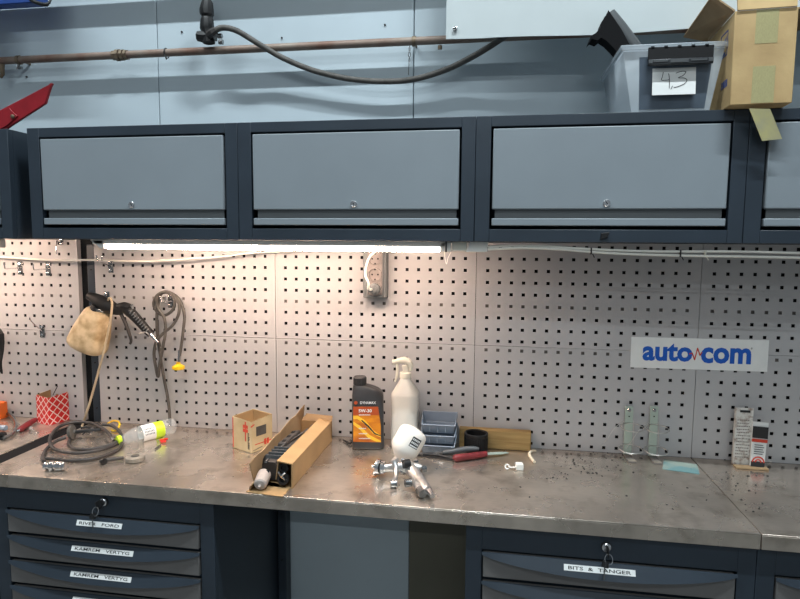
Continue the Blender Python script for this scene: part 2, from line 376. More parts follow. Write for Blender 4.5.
# ================================================================== WALL CABINETS
CZ0, CZ1, CY = 1.6185, 1.953, -.28
def wall_cabinet(x0, label):
    t = thing('wall_cabinet', label, 'cabinet', (x0+W/2, -.14, CZ0), 'row of wall cabinets')
    x0 += .0006; x1 = x0+W-.0012; a, b2, z0, z1 = x0+.040, x1-.037, 1.652, 1.925
    b = MB()
    # shell: sides, top, bottom, back; front frame
    b.box(x0, x0+.012, CY+.018, -.001, CZ0, CZ1).box(x1-.012, x1, CY+.018, -.001, CZ0, CZ1)
    b.box(x0+.012, x1-.012, CY+.018, -.001, CZ1-.012, CZ1).box(x0+.012, x1-.012, CY+.018, -.001, CZ0, CZ0+.012).box(x0+.012, x1-.012, -.006, -.001, CZ0+.012, CZ1-.012)
    b.build('body', 'navy', t)
    f = MB(); f.box(x0, a, CY, CY+.018, CZ0, CZ1).box(b2, x1, CY, CY+.018, CZ0, CZ1).box(a, b2, CY, CY+.018, z1, CZ1).box(a, b2, CY, CY+.018, CZ0, z0)
    f.build('front_frame', 'navy', t, bevel=.0012)
    dx0, dx1 = a+.006, b2-.006
    d = MB(); d.box(dx0, dx1, CY-.003, CY+.015, 1.706, 1.919); door = d.build('door', 'door', t, bevel=.0025)
    MB().box(dx0+.008, dx1-.006, CY+.010, CY+.014, 1.68, 1.706).build('finger_recess', 'recess', door)
    MB().box(dx0, dx1, CY-.003, CY+.013, 1.6620, 1.6815).build('pull_rail', 'door', door, bevel=.002)
    lx = x0+.343; lk = MB(); lk.lathe([(.0095, 0), (.0095, .003), (.008, .0045), (.0062, .0045), (.0058, .003), (.0008, .003)], 20, T=FACE(lx, CY-.003, 1.7215))
    l = lk.build('lock', 'chrome', door); MB().box(-.001, .001, -.0038, .0038, .0031, .0036, T=FACE(lx, CY-.003, 1.7215, .5)).build('keyway', 'black', l)
    return t
wall_cabinet(-.746-W, 'dark blue wall cabinet at the far left edge, past a narrow gap')
wall_cabinet(-W, 'dark blue wall cabinet with grey flap door, above hanging jug and hose')
wall_cabinet(0, 'dark blue wall cabinet with grey flap door, above the wall socket')
c3 = wall_cabinet(W, 'dark blue wall cabinet with grey flap door, under the clear storage bin')
wall_cabinet(2*W, 'dark blue wall cabinet at the right edge, partly under the cardboard box')
MB().hexa([Y(601, 233, CY-.001), Y(609, 232, CY-.001), Y(607, 238, CY-.001), Y(600, 240, CY-.001)], [Y(602, 234, CY-.006), Y(609.5, 233, CY-.006), Y(607.5, 237, CY-.006), Y(601, 239, CY-.006)]).build('latch_clip', 'dark', c3)

# ================================================================== WORKTOPS
def worktop(x0, x1, label):
    b = MB(); b.box(x0, x1, -.489, -.0005, ZB-.0035, ZB)
    b.box(x0, x1, -.489, -.4855, ZB-.038, ZB-.0035).box(x0, x0+.003, -.4855, -.001, ZB-.038, ZB-.0035).box(x1-.003, x1, -.4855, -.001, ZB-.038, ZB-.0035)
    b.box(x0+.003, x1-.003, -.4855, -.01, ZB-.0365, ZB-.0035)
    return tag(b.build('worktop', 'steel', bevel=.0012), label, 'worktop', 'steel worktops')
worktop(-1.43, -.765, 'steel worktop at the far left, holding the red diamond-patterned box')
worktop(-.706, 2*W-.0012, 'long worn steel worktop in the middle holding most of the tools')
worktop(2*W+.0012, 2.05, 'steel worktop at the far right, right of the dark joint')

tag(MB().box(-.7645, -.7065, -.487, -.001, ZB-.05, ZB-.002).build('filler_strip', 'matte', bevel=.002), 'black strip closing the gap between the far left and the long worktop', 'strip')

# ================================================================== DRAWER CABINETS
FY = -.473
def drawer_cabinet(x0, label, names, keys=None):
    t = thing('drawer_cabinet', label, 'cabinet', (x0+W/2, -.23, 0), 'drawer units under the worktop')
    x0 += .0008; x1 = x0+W-.0016; zt = .9115; a, b2 = x0+.040, x1-.040
    b = MB(); b.box(x0, x0+.0015, FY+.015, -.004, .03, zt).box(x1-.0015, x1, FY+.015, -.004, .03, zt).box(x0+.0015, x1-.0015, -.02, -.004, .03, zt).box(x0+.0015, x1-.0015, FY+.015, -.02, zt-.01, zt).box(x0+.0015, x1-.0015, FY+.015, -.02, .03, .06)
    b.box(a, b2, FY+.03, FY+.034, .06, zt-.01)
    b.build('body', 'navy', t)
    f = MB(); f.box(x0, a, FY, FY+.015, .03, zt).box(b2, x1, FY, FY+.015, .03, zt).box(a, b2, FY, FY+.015, .845, zt).box(a, b2, FY, FY+.015, .03, .085)
    f.build('front_frame', 'navy', t, bevel=.0012)
    zt0 = .8405; k = 0; n = 24
    while zt0 > .2 and k < 9:
        hh = .0665
        d = MB().box(a+.004, b2-.004, FY-.004, FY+.012, zt0-hh, zt0-.003).build('drawer', 'drawer', t, bevel=.002)
        # curved overhanging grip lip, deepest in the middle
        g = MB(); vs = []; fs = []
        xa, xb = a+.001, b2-.001
        for i in range(n+1):
            u = i/n; s_ = (1-(2*u-1)**2); e = min(1, s_*4)
            xx = xa+(xb-xa)*u; dep = .002+.016*s_**.8; dr = .006+.030*s_**.8
            # cross-section: top back, top front, front bottom, back bottom
            vs += [(xx, FY-.0035, zt0), (xx, FY-.0065, zt0-.0004), (xx, FY-.006-dep, zt0-dr), (xx, FY-.0035, zt0-dr+.002)]
        for i in range(n):
            for q in range(4): fs.append((i*4+q, i*4+(q+1) % 4, (i+1)*4+(q+1) % 4, (i+1)*4+q))
        fs += [(0, 1, 2, 3), (4*n+3, 4*n+2, 4*n+1, 4*n)]
        g.add(vs, fs); grip = g.build('drawer_grip', 'navy', d, smooth=30)
        if k < len(names) and names[k]:
            txt, u0, u1 = names[k]
            w_ = u1-u0; cx = (u0+u1)/2; cz = zt0-.0150
            T = FACE(cx, FY-.0062-.018*(.0150/.036), cz) @ Matrix.Rotation(-.46, 4, 'X')
            lb = MB(); lb.box(-w_/2, w_/2, -.0072, .0072, -.0015, .0008, T=T); lo = lb.build('label_strip', 'paper', grip)
            if txt:
                text(txt, T, w_*.88, .0078, 'ink', grip, bold=.012, thick=.0012)
        zt0 -= .0768; k += 1
    # lock with keys
    if keys is not None:
        kx, kz = keys
        l = MB().lathe([(.011, 0), (.011, .006), (.008, .0085), (.002, .009)], 20, T=FACE(kx, FY, kz)).build('lock', 'chrome', t)
        MB().lathe([(.013, 0), (.013, .003), (.011, .004)], 20, T=FACE(kx, FY, kz)).build('lock_collar', 'dark', t)
    return t
drawer_cabinet(-W, 'dark blue drawer unit with four name strips, below the left worktop', [('RIVER   FORD', -.405, -.266), ('KAMREM   VERTYG', -.425, -.235), ('KAMREM   VERTYG', -.432, -.244), ('', -.430, -.27)], (-.327, .887))
drawer_cabinet(W, 'dark blue drawer unit lettered for bits and pliers, right of the knee space', [('BITS  &  TANGER', .921, 1.088), None], (1.021, .880))
drawer_cabinet(2*W, 'dark blue drawer unit cut by the right edge of the picture', [])
drawer_cabinet(-.746-W, 'dark blue drawer unit at the far left past the gap', [])
def keyset(x, z, ang, label):
    t = thing('key', label, 'key', (x, FY-.012, z-.04), 'keys left in drawer locks')
    MB().box(-.0012, .0012, -.012, .012, 0, .022, T=FACE(x, FY-.009, z, ang)).build('key_head', 'dark', t, bevel=.001)
    b = MB(); b.tube([(x+.009*math.cos(a), FY-.034+.004*math.sin(a), z-.012+.011*math.sin(a)) for a in (2*PI*i/16 for i in range(16))], .0009, 6, closed=True); b.build('key_ring', 'chrome', t)
    b = MB(); b.tube([(x-.006, FY-.034, z-.018), (x-.008, FY-.036, z-.030)], [.007, .009], 10).build('key_fob', 'dark', t)
    b = MB(); b.box(-.0015, .0015, -.055, -.02, 0, .0015, T=FACE(x-.009, FY-.034, z-.008, 0)).build('key_blade', 'zinc', t)
keyset(-.330, .885, .3, 'key with black fob hanging in the lock of the left drawer unit')
keyset(1.021, .878, 0, 'key with black fob hanging in the lock of the right drawer unit')

# ================================================================== LED LIGHT FIXTURES
def led_fixture(x0, x1, label, g='slim strip lights under the wall cabinets'):
    y0, y1 = -.258, -.222; t = thing('strip_light_fixture', label, 'lamp', ((x0+x1)/2, (y0+y1)/2, 1.589), g)
    MB().box(x0+.01, x1-.01, y0, y1, 1.603, 1.6183).build('housing', 'white', t, bevel=.002)
    for xa, xb in ((x0, x0+.05), (x1-.03, x1)):
        s_ = -1 if xa == x0 else 1; ce = MB()
        if s_ < 0: ce.hexa([(xa+.035, y0, 1.589), (xb, y0, 1.589), (xb, y1, 1.589), (xa+.035, y1, 1.589)], [(xa, y0, 1.618), (xb, y0, 1.618), (xb, y1, 1.618), (xa, y1, 1.618)])
        else: ce.box(xa, xb, y0, y1, 1.589, 1.618)
        ce.build('end_cap', 'white', t, bevel=.004, seg=3)
    MB().box(x0+.051, x1-.031, y0+.003, y1-.003, 1.589, 1.603).build('diffuser', 'led', t, bevel=.006, seg=3)
    return t
led_fixture(Y(91, 245, -.25).x, Y(451, 245, -.25).x, 'glowing slim white strip light under the cabinets above the jug and socket')
led_fixture(-2.2, Y(-1, 245, -.25).x, 'slim strip light whose tip shows at the far left under the cabinet')
# connector cover to the right of the strip
b = MB(); b.box(Y(452, 245, -.25).x, Y(467, 245, -.25).x, -.255, -.225, 1.592, 1.6183).build('cable_cover', 'cream', bevel=.002)
tag(bpy.data.objects['cable_cover'], 'cream cable cover just right of the glowing strip light', 'cover')
b = MB(); b.hexa([Y(466, 252, -.258), Y(487, 252, -.258), Y(487, 252, -.225), Y(466, 252, -.225)], [(p.x, p.y, 1.6183) for p in (Y(470, 245, -.258), Y(488.5, 245, -.258), Y(488.5, 245, -.225), Y(470, 245, -.225))])
tag(b.build('junction_box', 'white', bevel=.0015), 'small white junction box at the end of the strip light', 'junction box')
# ================================================================== CORDS
def cord(name, pts, r, m, label, cat='cord', group=None, n=8, sm=8):
    return tag(MB().tube(pts, r, n, smooth=sm).build(name, m, smooth=80), label, cat, group)
cord('power_cord', [Y(*p, -.05) for p in ((-40, 254), (0, 257), (25, 258.5), (50, 260), (100, 260), (130, 261), (160, 260.5), (200, 258), (225, 256), (245, 253.5), (262, 252), (285, 251.5), (300, 250))]+[Y(305, 250, -.12), Y(307, 249.5, -.20)], .0032, 'cord', 'white cord sagging along the panels from the left to the strip light')
cord('power_cord', [Y(*p, -.262) for p in ((488, 247), (510, 245.5), (545, 246), (580, 248.5), (620, 250.5), (660, 251.5), (720, 251.5), (760, 252), (830, 254))], .0032, 'cord', 'upper of two white cords running right below the cabinets', group='pair of cords on the right')
cord('power_cord', [Y(*p, -.262) for p in ((488, 249.5), (520, 248), (555, 249), (600, 252.5), (640, 254.5), (700, 256), (740, 256.5), (830, 258.5))], .0032, 'cord', 'lower of two white cords running right below the cabinets', group='pair of cords on the right')
for px, py, nm in ((591, 251, 'left'), (680, 253.5, 'middle'), (705, 253.5, 'right')):
    c = Y(px, py, -.262); b = MB(); b.box(-.0016, .0016, -.009, .009, -.006, .006, T=Matrix.Translation(c) @ Matrix.Rotation(PI/2, 4, 'X'))
    b.box(-.001, .001, -.02, -.009, -.001, .001, T=Matrix.Translation(c) @ Matrix.Rotation(PI/2, 4, 'X') @ Matrix.Rotation(.5, 4, 'Z'))
    tag(b.build('cable_tie', 'dark' if nm != 'right' else 'cream'), f'{nm}most tie around the pair of white cords under the cabinets', 'cable tie', 'ties on the white cords')
t = thing('cord_clip', 'thin loop of wire and tie hanging at the right end of the strip light', 'cord', Y(446, 262, -.21))
b = MB().tube([Y(*p, -.264) for p in ((445.5, 243), (444.6, 250), (445, 258), (446.5, 264), (448, 258), (451, 252))], .0012, 6, smooth=5).build('loop', 'cord', t)
MB().box(*(lambda p: (p.x-.002, p.x+.002, -.266, -.260, 1.589, 1.618))(Y(446, 250, -.264))).build('tie', 'ink', t)
# ================================================================== WALL SOCKET
t = thing('wall_socket', 'grey triple wall socket box under the strip light', 'socket', (.355, 0, 1.436))
b = MB(); b.hexa([(.318, -.052, 1.436), (.386, -.052, 1.436), (.394, -.002, 1.432), (.312, -.002, 1.432)], [(.318, -.052, 1.592), (.386, -.052, 1.592), (.394, -.002, 1.592), (.312, -.002, 1.592)])
body = b.build('housing', 'recess', t, bevel=.004, seg=3)
MB().box(.334, .382, -.056, -.050, 1.447, 1.588).build('face_plate', 'sock', t, bevel=.002)
MB().box(.387, .3935, -.049, -.006, 1.438, 1.590).build('side_rib', 'recess', t, bevel=.002)
for z in (1.5625, 1.512, 1.4655):
    T = FACE(.359, -.056, z)
    s_ = MB().lathe([(.0225, -.001), (.0225, .0055), (.0195, .0060), (.0185, .0008), (.001, .0008)], 28, T=T).build('socket_outlet', 'sock', t)
    q = MB()
    for dx, dz in ((-.0095, 0), (.0095, 0), (0, .016), (0, -.016)): q.lathe([(.0028, 0), (.0028, .0006)], 10, T=T @ Matrix.Translation((dx, dz, .0007)))
    q.build('pin_hole', 'black', s_)
t = thing('plug', 'dark grey plug with pale cord in the lowest socket', 'plug', (.359, -.06, 1.4655))
MB().lathe([(.0185, 0), (.019, .018), (.015, .024), (.010, .03), (.002, .031)], 24, T=FACE(.359, -.0565, 1.4655)).build('plug_body', 'recess', t)
p0_ = Vector((.352, -.082, 1.466))
MB().tube([(.359, -.08, 1.4655), (.347, -.098, 1.468), Y(368.5, 283, -.11), Y(365.5, 275, -.115), Y(366.5, 265, -.12), Y(370.5, 256, -.14), Y(376, 251.5, -.18), Y(379, 250, -.215)], .0038, 10, smooth=8).build('cord', 'cord', t, smooth=80)

# ================================================================== WALL HOOKS
def hook(px, py, label, L=.07, up=.02, rise=0, scale=1, double=False):
    c = Y(px, py, 0); t = thing('wall_hook', label, 'hook', (c.x, -.003, c.z-.022), 'metal hooks on the perforated panels')
    b = MB().box(c.x-.010*scale, c.x+.010*scale, -.003, -.0003, c.z-.024*scale, c.z+.024*scale); pl = b.build('plate', 'zinc', t, bevel=.004, seg=3)
    s_ = MB()
    for dz in (-.015, .015): s_.lathe([(.006, 0), (.006, .003), (.003, .0045)], 12, T=FACE(c.x, -.003, c.z+dz*scale))
    s_.build('screw', 'chrome', t)
    for dx in ((-.006, .006) if double else (0,)):
        MB().tube([(c.x+dx, -.002, c.z), (c.x+dx, -L*.6, c.z+rise*.6), (c.x+dx, -L+.004, c.z+rise), (c.x+dx*1.5, -L, c.z+rise+up*.4), (c.x+dx*2, -L, c.z+rise+up)], .0022, 8, smooth=4).build('prong', 'chrome', t, smooth=80)
    return c
hook(20.5, 268, 'metal hook on the left panel, nearest the picture edge, under the cord')
hook(48.5, 269, 'metal hook on the left panel, second from the picture edge, under the cord')
hook(62, 241.5, 'small bright hook high on the left panel just under the cabinet', L=.03, up=-.045, scale=.5)
hook(42.5, 331, 'metal hook low on the left panel with a prong slanting up', L=.055, up=.012, rise=.045)
hook(111, 266, 'double wire hook under the white cord beside the dark post', L=.06, up=.02, rise=.02, double=True)
hook(107.5, 298, 'metal hook carrying the spray gun with the jug', L=.06, up=.02)
hook(171, 301, 'metal hook carrying the looped grey hose', L=.05, up=.022, double=True)

# ================================================================== JUG GUN
t = thing('undercoat_spray_gun', 'black spray gun with yellowed plastic jug hanging on the panel', 'spray gun', Y(95, 352, -.07))
A, B = Y(99.5, 309, -.07), Y(86, 348.5, -.07)
d = (A-B); h = d.length
T = axis(B, d, (1, 0, 0))
MB().lathe([(.030, -.004), (.056, -.001), (.0665, .008), (.069, .022), (.064, .06), (.056, .10), (.048, .13), (.042, .143), (.034, .150), (.030, h*.96+.004)], 40, T=T, sy=.75, power=2.6).build('jug', 'jug', t, smooth=60)
MB().lathe([(.028, 0), (.030, .003), (.030, .012), (.026, .016)], 30, T=T @ Matrix.Translation((0, 0, h*.96)), sy=.9).build('jug_collar', 'zinc', t)
yy = -.07
g = MB(); g.tube([Y(88, 296, yy), Y(93, 297.5, yy), Y(100, 301.5, yy), Y(108, 306, yy), Y(117, 310, yy), Y(124, 309, yy)], [.012, .017, .024, .026, .018, .014], 16, smooth=4)
g.tube([Y(100, 306, yy), Y(97.5, 312, yy)], [.027, .029], 20)
g.tube([Y(117, 307, yy), Y(124, 306.5, yy), Y(131, 308, yy)], [.010, .016, .013], 14, smooth=4)
g.build('gun_body', 'dark', t, smooth=60)
g = MB().tube([Y(122, 308, yy), Y(130, 312, yy), Y(138, 320, yy), Y(146, 329, yy), Y(151, 334, yy)], [.012, .018, .016, .0145, .014], 16, smooth=5); gr = g.build('grip', 'dark', t, smooth=60)
g = MB()
for k in range(9):
    c = Y(131.5+k*1.95, 311.5+k*2.35, yy-.0155); g.box(-.008, .008, -.0016, .0016, 0, .0025, T=FACE(c.x, c.y, c.z, .75))
g.build('grip_rib', 'recess', gr)
MB().tube([Y(119, 311, yy), Y(124, 320, yy), Y(128, 330, yy), Y(131, 340, yy), Y(130, 344, yy)], [.006, .0065, .006, .005, .004], 10, smooth=5).build('trigger', 'hose', t, smooth=60)
MB().tube([Y(150, 333.5, yy), Y(153, 337, yy), Y(155, 339.5, yy), Y(158, 342.5, yy)], [.008, .008, .006, .0045], 14).build('air_nipple', 'chrome', t)
MB().tube([Y(139, 334, yy-.01), Y(145, 332, yy-.015), Y(149, 334.5, yy-.012)], .0025, 8, smooth=4).build('wire_clip', 'wire', t)
MB().tube([Y(128, 306, yy), Y(132, 305.5, yy), Y(133, 309, yy)], [.005, .006, .004], 10).build('adjuster', 'recess', t)
cord('suction_hose', [Y(108, 300, -.09), Y(110, 298, -.1), Y(112, 302, -.1), Y(111.5, 312, -.1), Y(109, 328, -.1), Y(104, 350, -.1), Y(98, 373, -.09), Y(92, 395, -.08), Y(86.5, 413, -.07), Z(83.5, 422, .962), Z(82, 427, .956)], .0038, 'beige', 'thin beige hose drooping from the spray gun down to the bench', 'hose')

# ================================================================== HANGING HOSE
t = thing('hanging_hose', 'looped thin grey hose with a yellow cap hanging on a hook', 'hose', Y(178, 420, -.05))
def z3(x, y, yy=-.045): return Y(55+x/3.744, 280+y/3.744, yy)
path = [(466, 288, -.045), (472, 250, -.045), (480, 190, -.045), (484, 130, -.045), (468, 78, -.045), (440, 52, -.05), (410, 44, -.05), (382, 58, -.045), (369, 90, -.035), (385, 122, -.03), (412, 132, -.035), (440, 112, -.045), (449, 78, -.055), (430, 52, -.05), (408, 46, -.04), (392, 62, -.03), (382, 120, -.03), (383, 200, -.03), (393, 250, -.03)]
path2 = [(448, 60, -.05), (464, 90, -.055), (462, 130, -.055), (440, 170, -.05), (400, 205, -.05), (378, 235, -.045), (371, 280, -.04), (378, 330, -.04), (386, 362, -.04)]
path3 = [(386, 362, -.04), (391, 320, -.045), (404, 250, -.05), (414, 190, -.05), (408, 140, -.05), (388, 110, -.045), (380, 75, -.045), (395, 50, -.045), (425, 48, -.05), (448, 60, -.05)]
path4 = [(383, 150, -.025), (386, 220, -.025), (397, 300, -.03), (408, 370, -.035), (420, 430, -.04), (427, 480, -.05), (430, 530, -.06), (430, 545, -.07)]
for p, r in ((path, .0052), (path2+path3[1:], .0052), (path4, .0052)):
    MB().tube([z3(a, b, c) for a, b, c in p], r, 10, smooth=6).build('hose_loop', 'hoseg', t, smooth=80)
MB().tube([z3(467, 262), z3(465, 305)], .0058, 12).build('hose_clamp', 'chrome', t)
cc = z3(462, 322); q = MB().lathe([(.017, -.002), (.0195, 0), (.0195, .010), (.015, .012), (.007, .018), (.007, .024)], 28, T=Matrix.Translation(cc+Vector((0, 0, -.010))), capb=True)
for k in range(10): a = 2*PI*k/10; q.box(-.002, .002, .018, .021, 0, .0095, T=Matrix.Translation(cc+Vector((0, 0, -.010))) @ Matrix.Rotation(a, 4, 'Z'))
q.build('yellow_cap', 'yellow', t)['label'] = 'yellow screw cap on hose end'

# ================================================================== STICKER
t = thing('sticker', 'white sticker reading auto com in blue on the right panels', 'sticker', (1.363, -.001, 1.23))
TS = FACE(1.3635, -.0008, 1.2798, .006)
MB().box(-.198, .198, -.0485, .0485, -.0004, .0002, T=TS).build('backing', 'paper', t)
text('auto', TS @ Matrix.Translation((-.0900, .003, 0)), .146, .057, 'blue', t, bold=.036, thick=.0006)
text('com', TS @ Matrix.Translation((.0790, -.003, 0)), .143, .050, 'blue', t, bold=.036, thick=.0006)
text('®', TS @ Matrix.Translation((.151, .022, 0)), .006, .006, 'ink', t, thick=.0006)
pl = [(-.025, .0), (-.018, .003), (-.010, -.018), (-.003, .018), (.005, -.004), (.010, .006)]
b = MB()
for i in range(len(pl)-1):
    (xa, ya), (xb, yb) = pl[i], pl[i+1]; a = math.atan2(yb-ya, xb-xa); L_ = math.hypot(xb-xa, yb-ya)
    b.box(-.001, L_+.001, -.0016, .0016, .0003, .0009, T=TS @ Matrix.Translation((xa, ya, 0)) @ Matrix.Rotation(a, 4, 'Z'))
b.build('pulse_mark', 'red', t)

# ================================================================== PIPE, VALVE, HOSE, BANNER (upper wall)
TW = Matrix.Translation((0, .04, .0135))
t = thing('compressed_air_pipe', 'rusty brown air pipe running along the upper wall', 'pipe', (0, -.05, 2.218))
MB(TW).tube([(-2, -.05, 2.231), (-.38, -.05, 2.2325), (2.3, -.05, 2.231)], .0125, 20).build('pipe', 'pipe', t, smooth=60)
cx = Y(121, 54, -.01).x
q = MB(TW)
for dx, r, l in ((-.024, .0165, .010), (-.010, .020, .012), (.006, .0185, .010), (.020, .0165, .010)): q.tube([(cx+dx-l/2, -.05, 2.232), (cx+dx+l/2, -.05, 2.232)], r, 8)
q.build('coupling', 'brass', t)
for px in (19, 414):
    x_ = Y(px, 60, -.01).x; q = MB(TW).tube([(x_-.006, -.05, 2.2315), (x_+.006, -.05, 2.2315)], .0155, 16); q.tube([(x_, -.05, 2.232), (x_, 0, 2.232)], .004, 8)
    q.build('pipe_clamp', 'brass', t)
x_ = Y(19, 66, -.01).x; MB(TW).tube([(x_, -.05, 2.218), (x_, -.055, 2.203), (x_+.016, -.055, 2.203)], .005, 8).build('bleed_screw', 'zinc', t)
x_ = Y(2, 66, -.01).x; MB(TW).tube([(x_, -.05, 2.22), (x_, -.05, 2.185), (x_-.008, -.05, 2.175)], [.009, .007, .005], 10).build('drain_nipple', 'brass', t)
x_ = Y(440, 44, -.01).x; MB(TW).tube([(x_, -.05, 2.215), (x_, -.05, 2.204)], .007, 8).build('clamp_foot', 'brass', t)
x_ = Y(167, 52, -.01).x; MB(TW).tube([(x_-.002, -.05+.0155*math.cos(a), 2.231+.0155*math.sin(a)) for a in (2*PI*i/14 for i in range(14))], .002, 6, closed=True).tube([(x_, -.066, 2.222), (x_+.008, -.068, 2.205)], .002, 6).build('cable_tie', 'dark', t)
tag(MB().tube([(-2, -.03, 2.51), (2.5, -.03, 2.51)], .020, 16).build('shadow_band_pipe', 'pipe', smooth=60), 'unseen wall pipe added to cast a shadow band', 'pipe')  # out-of-view pipe added only for its shadow band on the upper wall
t = thing('chain_hook', 'small steel chain link and wire hanging under the pipe', 'hook', Y(410, 75, -.05))
for i in range(3):
    c = Y(409.5-i*.1, 49+i*5.5, -.05)
    MB().tube([(c.x+.003*math.cos(a)*(1 if i % 2 else .5), c.y+.002*math.cos(a), c.z+.0075*math.sin(a)) for a in (2*PI*k/12 for k in range(12))], .0013, 6, closed=True).build('chain_link', 'zinc', t)
MB().tube([Y(409, 62, -.05), Y(408.5, 75, -.05)], .0011, 6).build('wire', 'dark', t)
t = thing('hose_valve', 'black taped valve assembly above the pipe', 'valve', Y(210, 46, -.06))
V = lambda px, py, y=-.045: Y(px, py, y)
q = MB().tube([V(204, -12), V(206, -2), V(207, 3), V(206.5, 10), V(207, 15), V(206.5, 17), V(207, 20), V(207, 28), V(208, 32), V(209, 43)], [.009, .011, .019, .023, .022, .016, .021, .023, .019, .020], 10, smooth=2); q.build('taped_stem', 'dark', t, smooth=25)
MB().tube([V(198, 36), V(206, 37), V(215, 36)], [.016, .021, .017], 8).build('valve_body', 'dark', t, smooth=30)
MB().tube([V(209, 35, -.06), V(213, 32, -.07), V(216, 30, -.07)], [.013, .013, .010], 8).build('hose_nut', 'hose', t, smooth=30)
q = MB()
for px, py in ((221, 36), (222, 42)): MB().tube([V(px-3, py, -.06), V(px+1, py, -.06)], .008, 6).build('bolt', 'zinc', t)
cord('air_hose', [Y(214, 31, -.07), Y(221, 28, -.07), Y(230, 28.5, -.065), Y(241, 33, -.055), Y(262, 46, -.04), Y(285, 59, -.02), Y(315, 71, -.01), Y(350, 79, -.005), Y(385, 81.5, -.005), Y(415, 79, -.005), Y(445, 70, -.01), Y(470, 58, -.03), Y(495, 43, -.05), Y(520, 25, -.06), Y(540, 5, -.06)], .0092, 'hoseg', 'thick grey-brown air hose sagging from the valve to the white sheet', 'hose', n=12)
# banner
t = thing('white_sheet', 'large white sheet with an eyelet hanging at the upper right', 'sheet', Y(620, 40, -.13))
xa = Y(446, 38, -.13).x; n = 30
zb_ = Y(470, 40, -.13).z
for i in range(n+1):
    u = i/n; yy_ = -.13-.002*math.sin(u*13)-.004*math.sin(u*4); zz = zb_+.003*math.sin(u*16)+.006*max(0, .06-u)*16
    if i == 0: vs = []; fs = []
    vs += [(xa+u*1.5, yy_, zz), (xa+u*1.5, yy_, zz+.5), (xa+u*1.5, yy_+.003, zz+.5), (xa+u*1.5, yy_+.003, zz)]
for i in range(n):
    for q_ in range(4): fs.append((i*4+q_, i*4+(q_+1) % 4, (i+1)*4+(q_+1) % 4, (i+1)*4+q_))
fs += [(0, 1, 2, 3), (4*n, 4*n+1, 4*n+2, 4*n+3)]
MB().add(vs, fs).build('sheet', 'banner', t, smooth=30)
c = Y(455, 28, -.141)
MB().lathe([(.007, 0), (.007, .001), (.005, .002), (.0035, .001)], 20, T=FACE(c.x, -.135, c.z)).build('eyelet', 'zinc', t)
MB().lathe([(.0033, 0), (.0033, .0015)], 14, T=FACE(c.x, -.1355, c.z)).build('eyelet_hole', 'ink', t)
# top left
b = MB(); b.box(-1.3, Y(44, 2, -.12).x, -.14, -.10, Y(20, 6, -.12).z, 2.6)
tag(b.build('blue_box', 'bluep', bevel=.003), 'dark blue painted edge at the top left corner', 'box')
cord('black_cable', [Y(24, -10, -.16), Y(30, -1, -.16), Y(38, 3, -.16), Y(46, 4.5, -.16), Y(50, 1, -.15), Y(52, -8, -.14)], [.005, .006, .006, .006, .004, .003], 'dark', 'black cable loop hanging at the top left corner', 'cable')
# small screws in upper wall
for k, (px, py) in enumerate(((27, 77), (182, 32), (282, 38), (385, 25), (30, 75))):
    c = Y(px, py, .04)
    if k < 4: tag(MB().lathe([(.0035, 0), (.003, .003), (.001, .004)], 8, T=FACE(c.x, .0395, c.z)).build('wall_screw', 'ink'), ['dark screw head on the upper wall below the pipe at left', 'dark screw head on the upper wall left of the taped valve', 'dark screw head on the upper wall right of the hose arch', 'dark screw head on the upper wall, high left of the white sheet'][k], 'screw', 'screws in the upper wall')
# red guard on left cabinet
t = thing('red_metal_arm', 'red painted metal arm lying on the far left cabinet', 'metal arm', Y(0, 127, -.2))
RP = lambda px, py: (Y(px, py, -.2).x, Y(px, py, -.2).z)
b = MB(); b.prism([RP(-30, 141), RP(-30, 118), RP(0, 112), RP(50, 86), RP(53, 83.5), RP(54.5, 84), RP(52.5, 88), RP(47.5, 104), RP(12, 127), RP(-4, 139)], -.010, T=Matrix(((1, 0, 0, 0), (0, 0, 1, -.2), (0, 1, 0, 0), (0, 0, 0, 1))).to_4x4())
b.build('arm', 'redpaint', t, bevel=.002)
b = MB(); b.prism([RP(-30, 134), RP(-30, 119), RP(1, 112), RP(12, 108.5), RP(21, 117), RP(11, 126), RP(-6, 136)], .004, T=Matrix(((1, 0, 0, 0), (0, 0, -1, -.2105), (0, 1, 0, 0), (0, 0, 0, 1))))
b.build('hinge_plate', 'redpaint', t, bevel=.0015)
c = Y(12.5, 116.5, -.217); MB().lathe([(.0065, 0), (.0065, .004), (.003, .006)], 12, T=FACE(c.x, -.2145, c.z)).build('bolt', 'brass', t)

# ================================================================== STORAGE BIN 43
t = thing('storage_bin', 'clear plastic storage bin marked 43 on top of the cabinets', 'storage bin', (1.18, -.14, CZ1))
z0, z1 = CZ1+.001, 2.120
bo = [(1.080, -.262), (1.268, -.262), (1.268, -.02), (1.080, -.02)]; to = [(1.050, -.278), (1.292, -.278), (1.292, -.004), (1.050, -.004)]
b = MB()
vs = [(x, y, z0) for x, y in bo]+[(x, y, z1-.012) for x, y in to]
b.add(vs, [(3, 2, 1, 0), (0, 1, 5, 4), (1, 2, 6, 5), (2, 3, 7, 6), (3, 0, 4, 7)]); b.build('tub', 'clearbin', t, solid=.002, bevel=0)
def ringrim(o, i, za, zb2):
    q = MB(); q.add([(x, y, z) for (x, y) in o for z in (za, zb2)]+[(x, y, z) for (x, y) in i for z in (za, zb2)],
        [f for k in range(4) for f in ((2*k, 2*((k+1) % 4), 2*((k+1) % 4)+1, 2*k+1), (8+2*k, 8+2*((k+1) % 4), 8+2*((k+1) % 4)+1, 8+2*k+1), (2*k+1, 2*((k+1) % 4)+1, 8+2*((k+1) % 4)+1, 8+2*k+1), (2*k, 2*((k+1) % 4), 8+2*((k+1) % 4), 8+2*k))]); return q
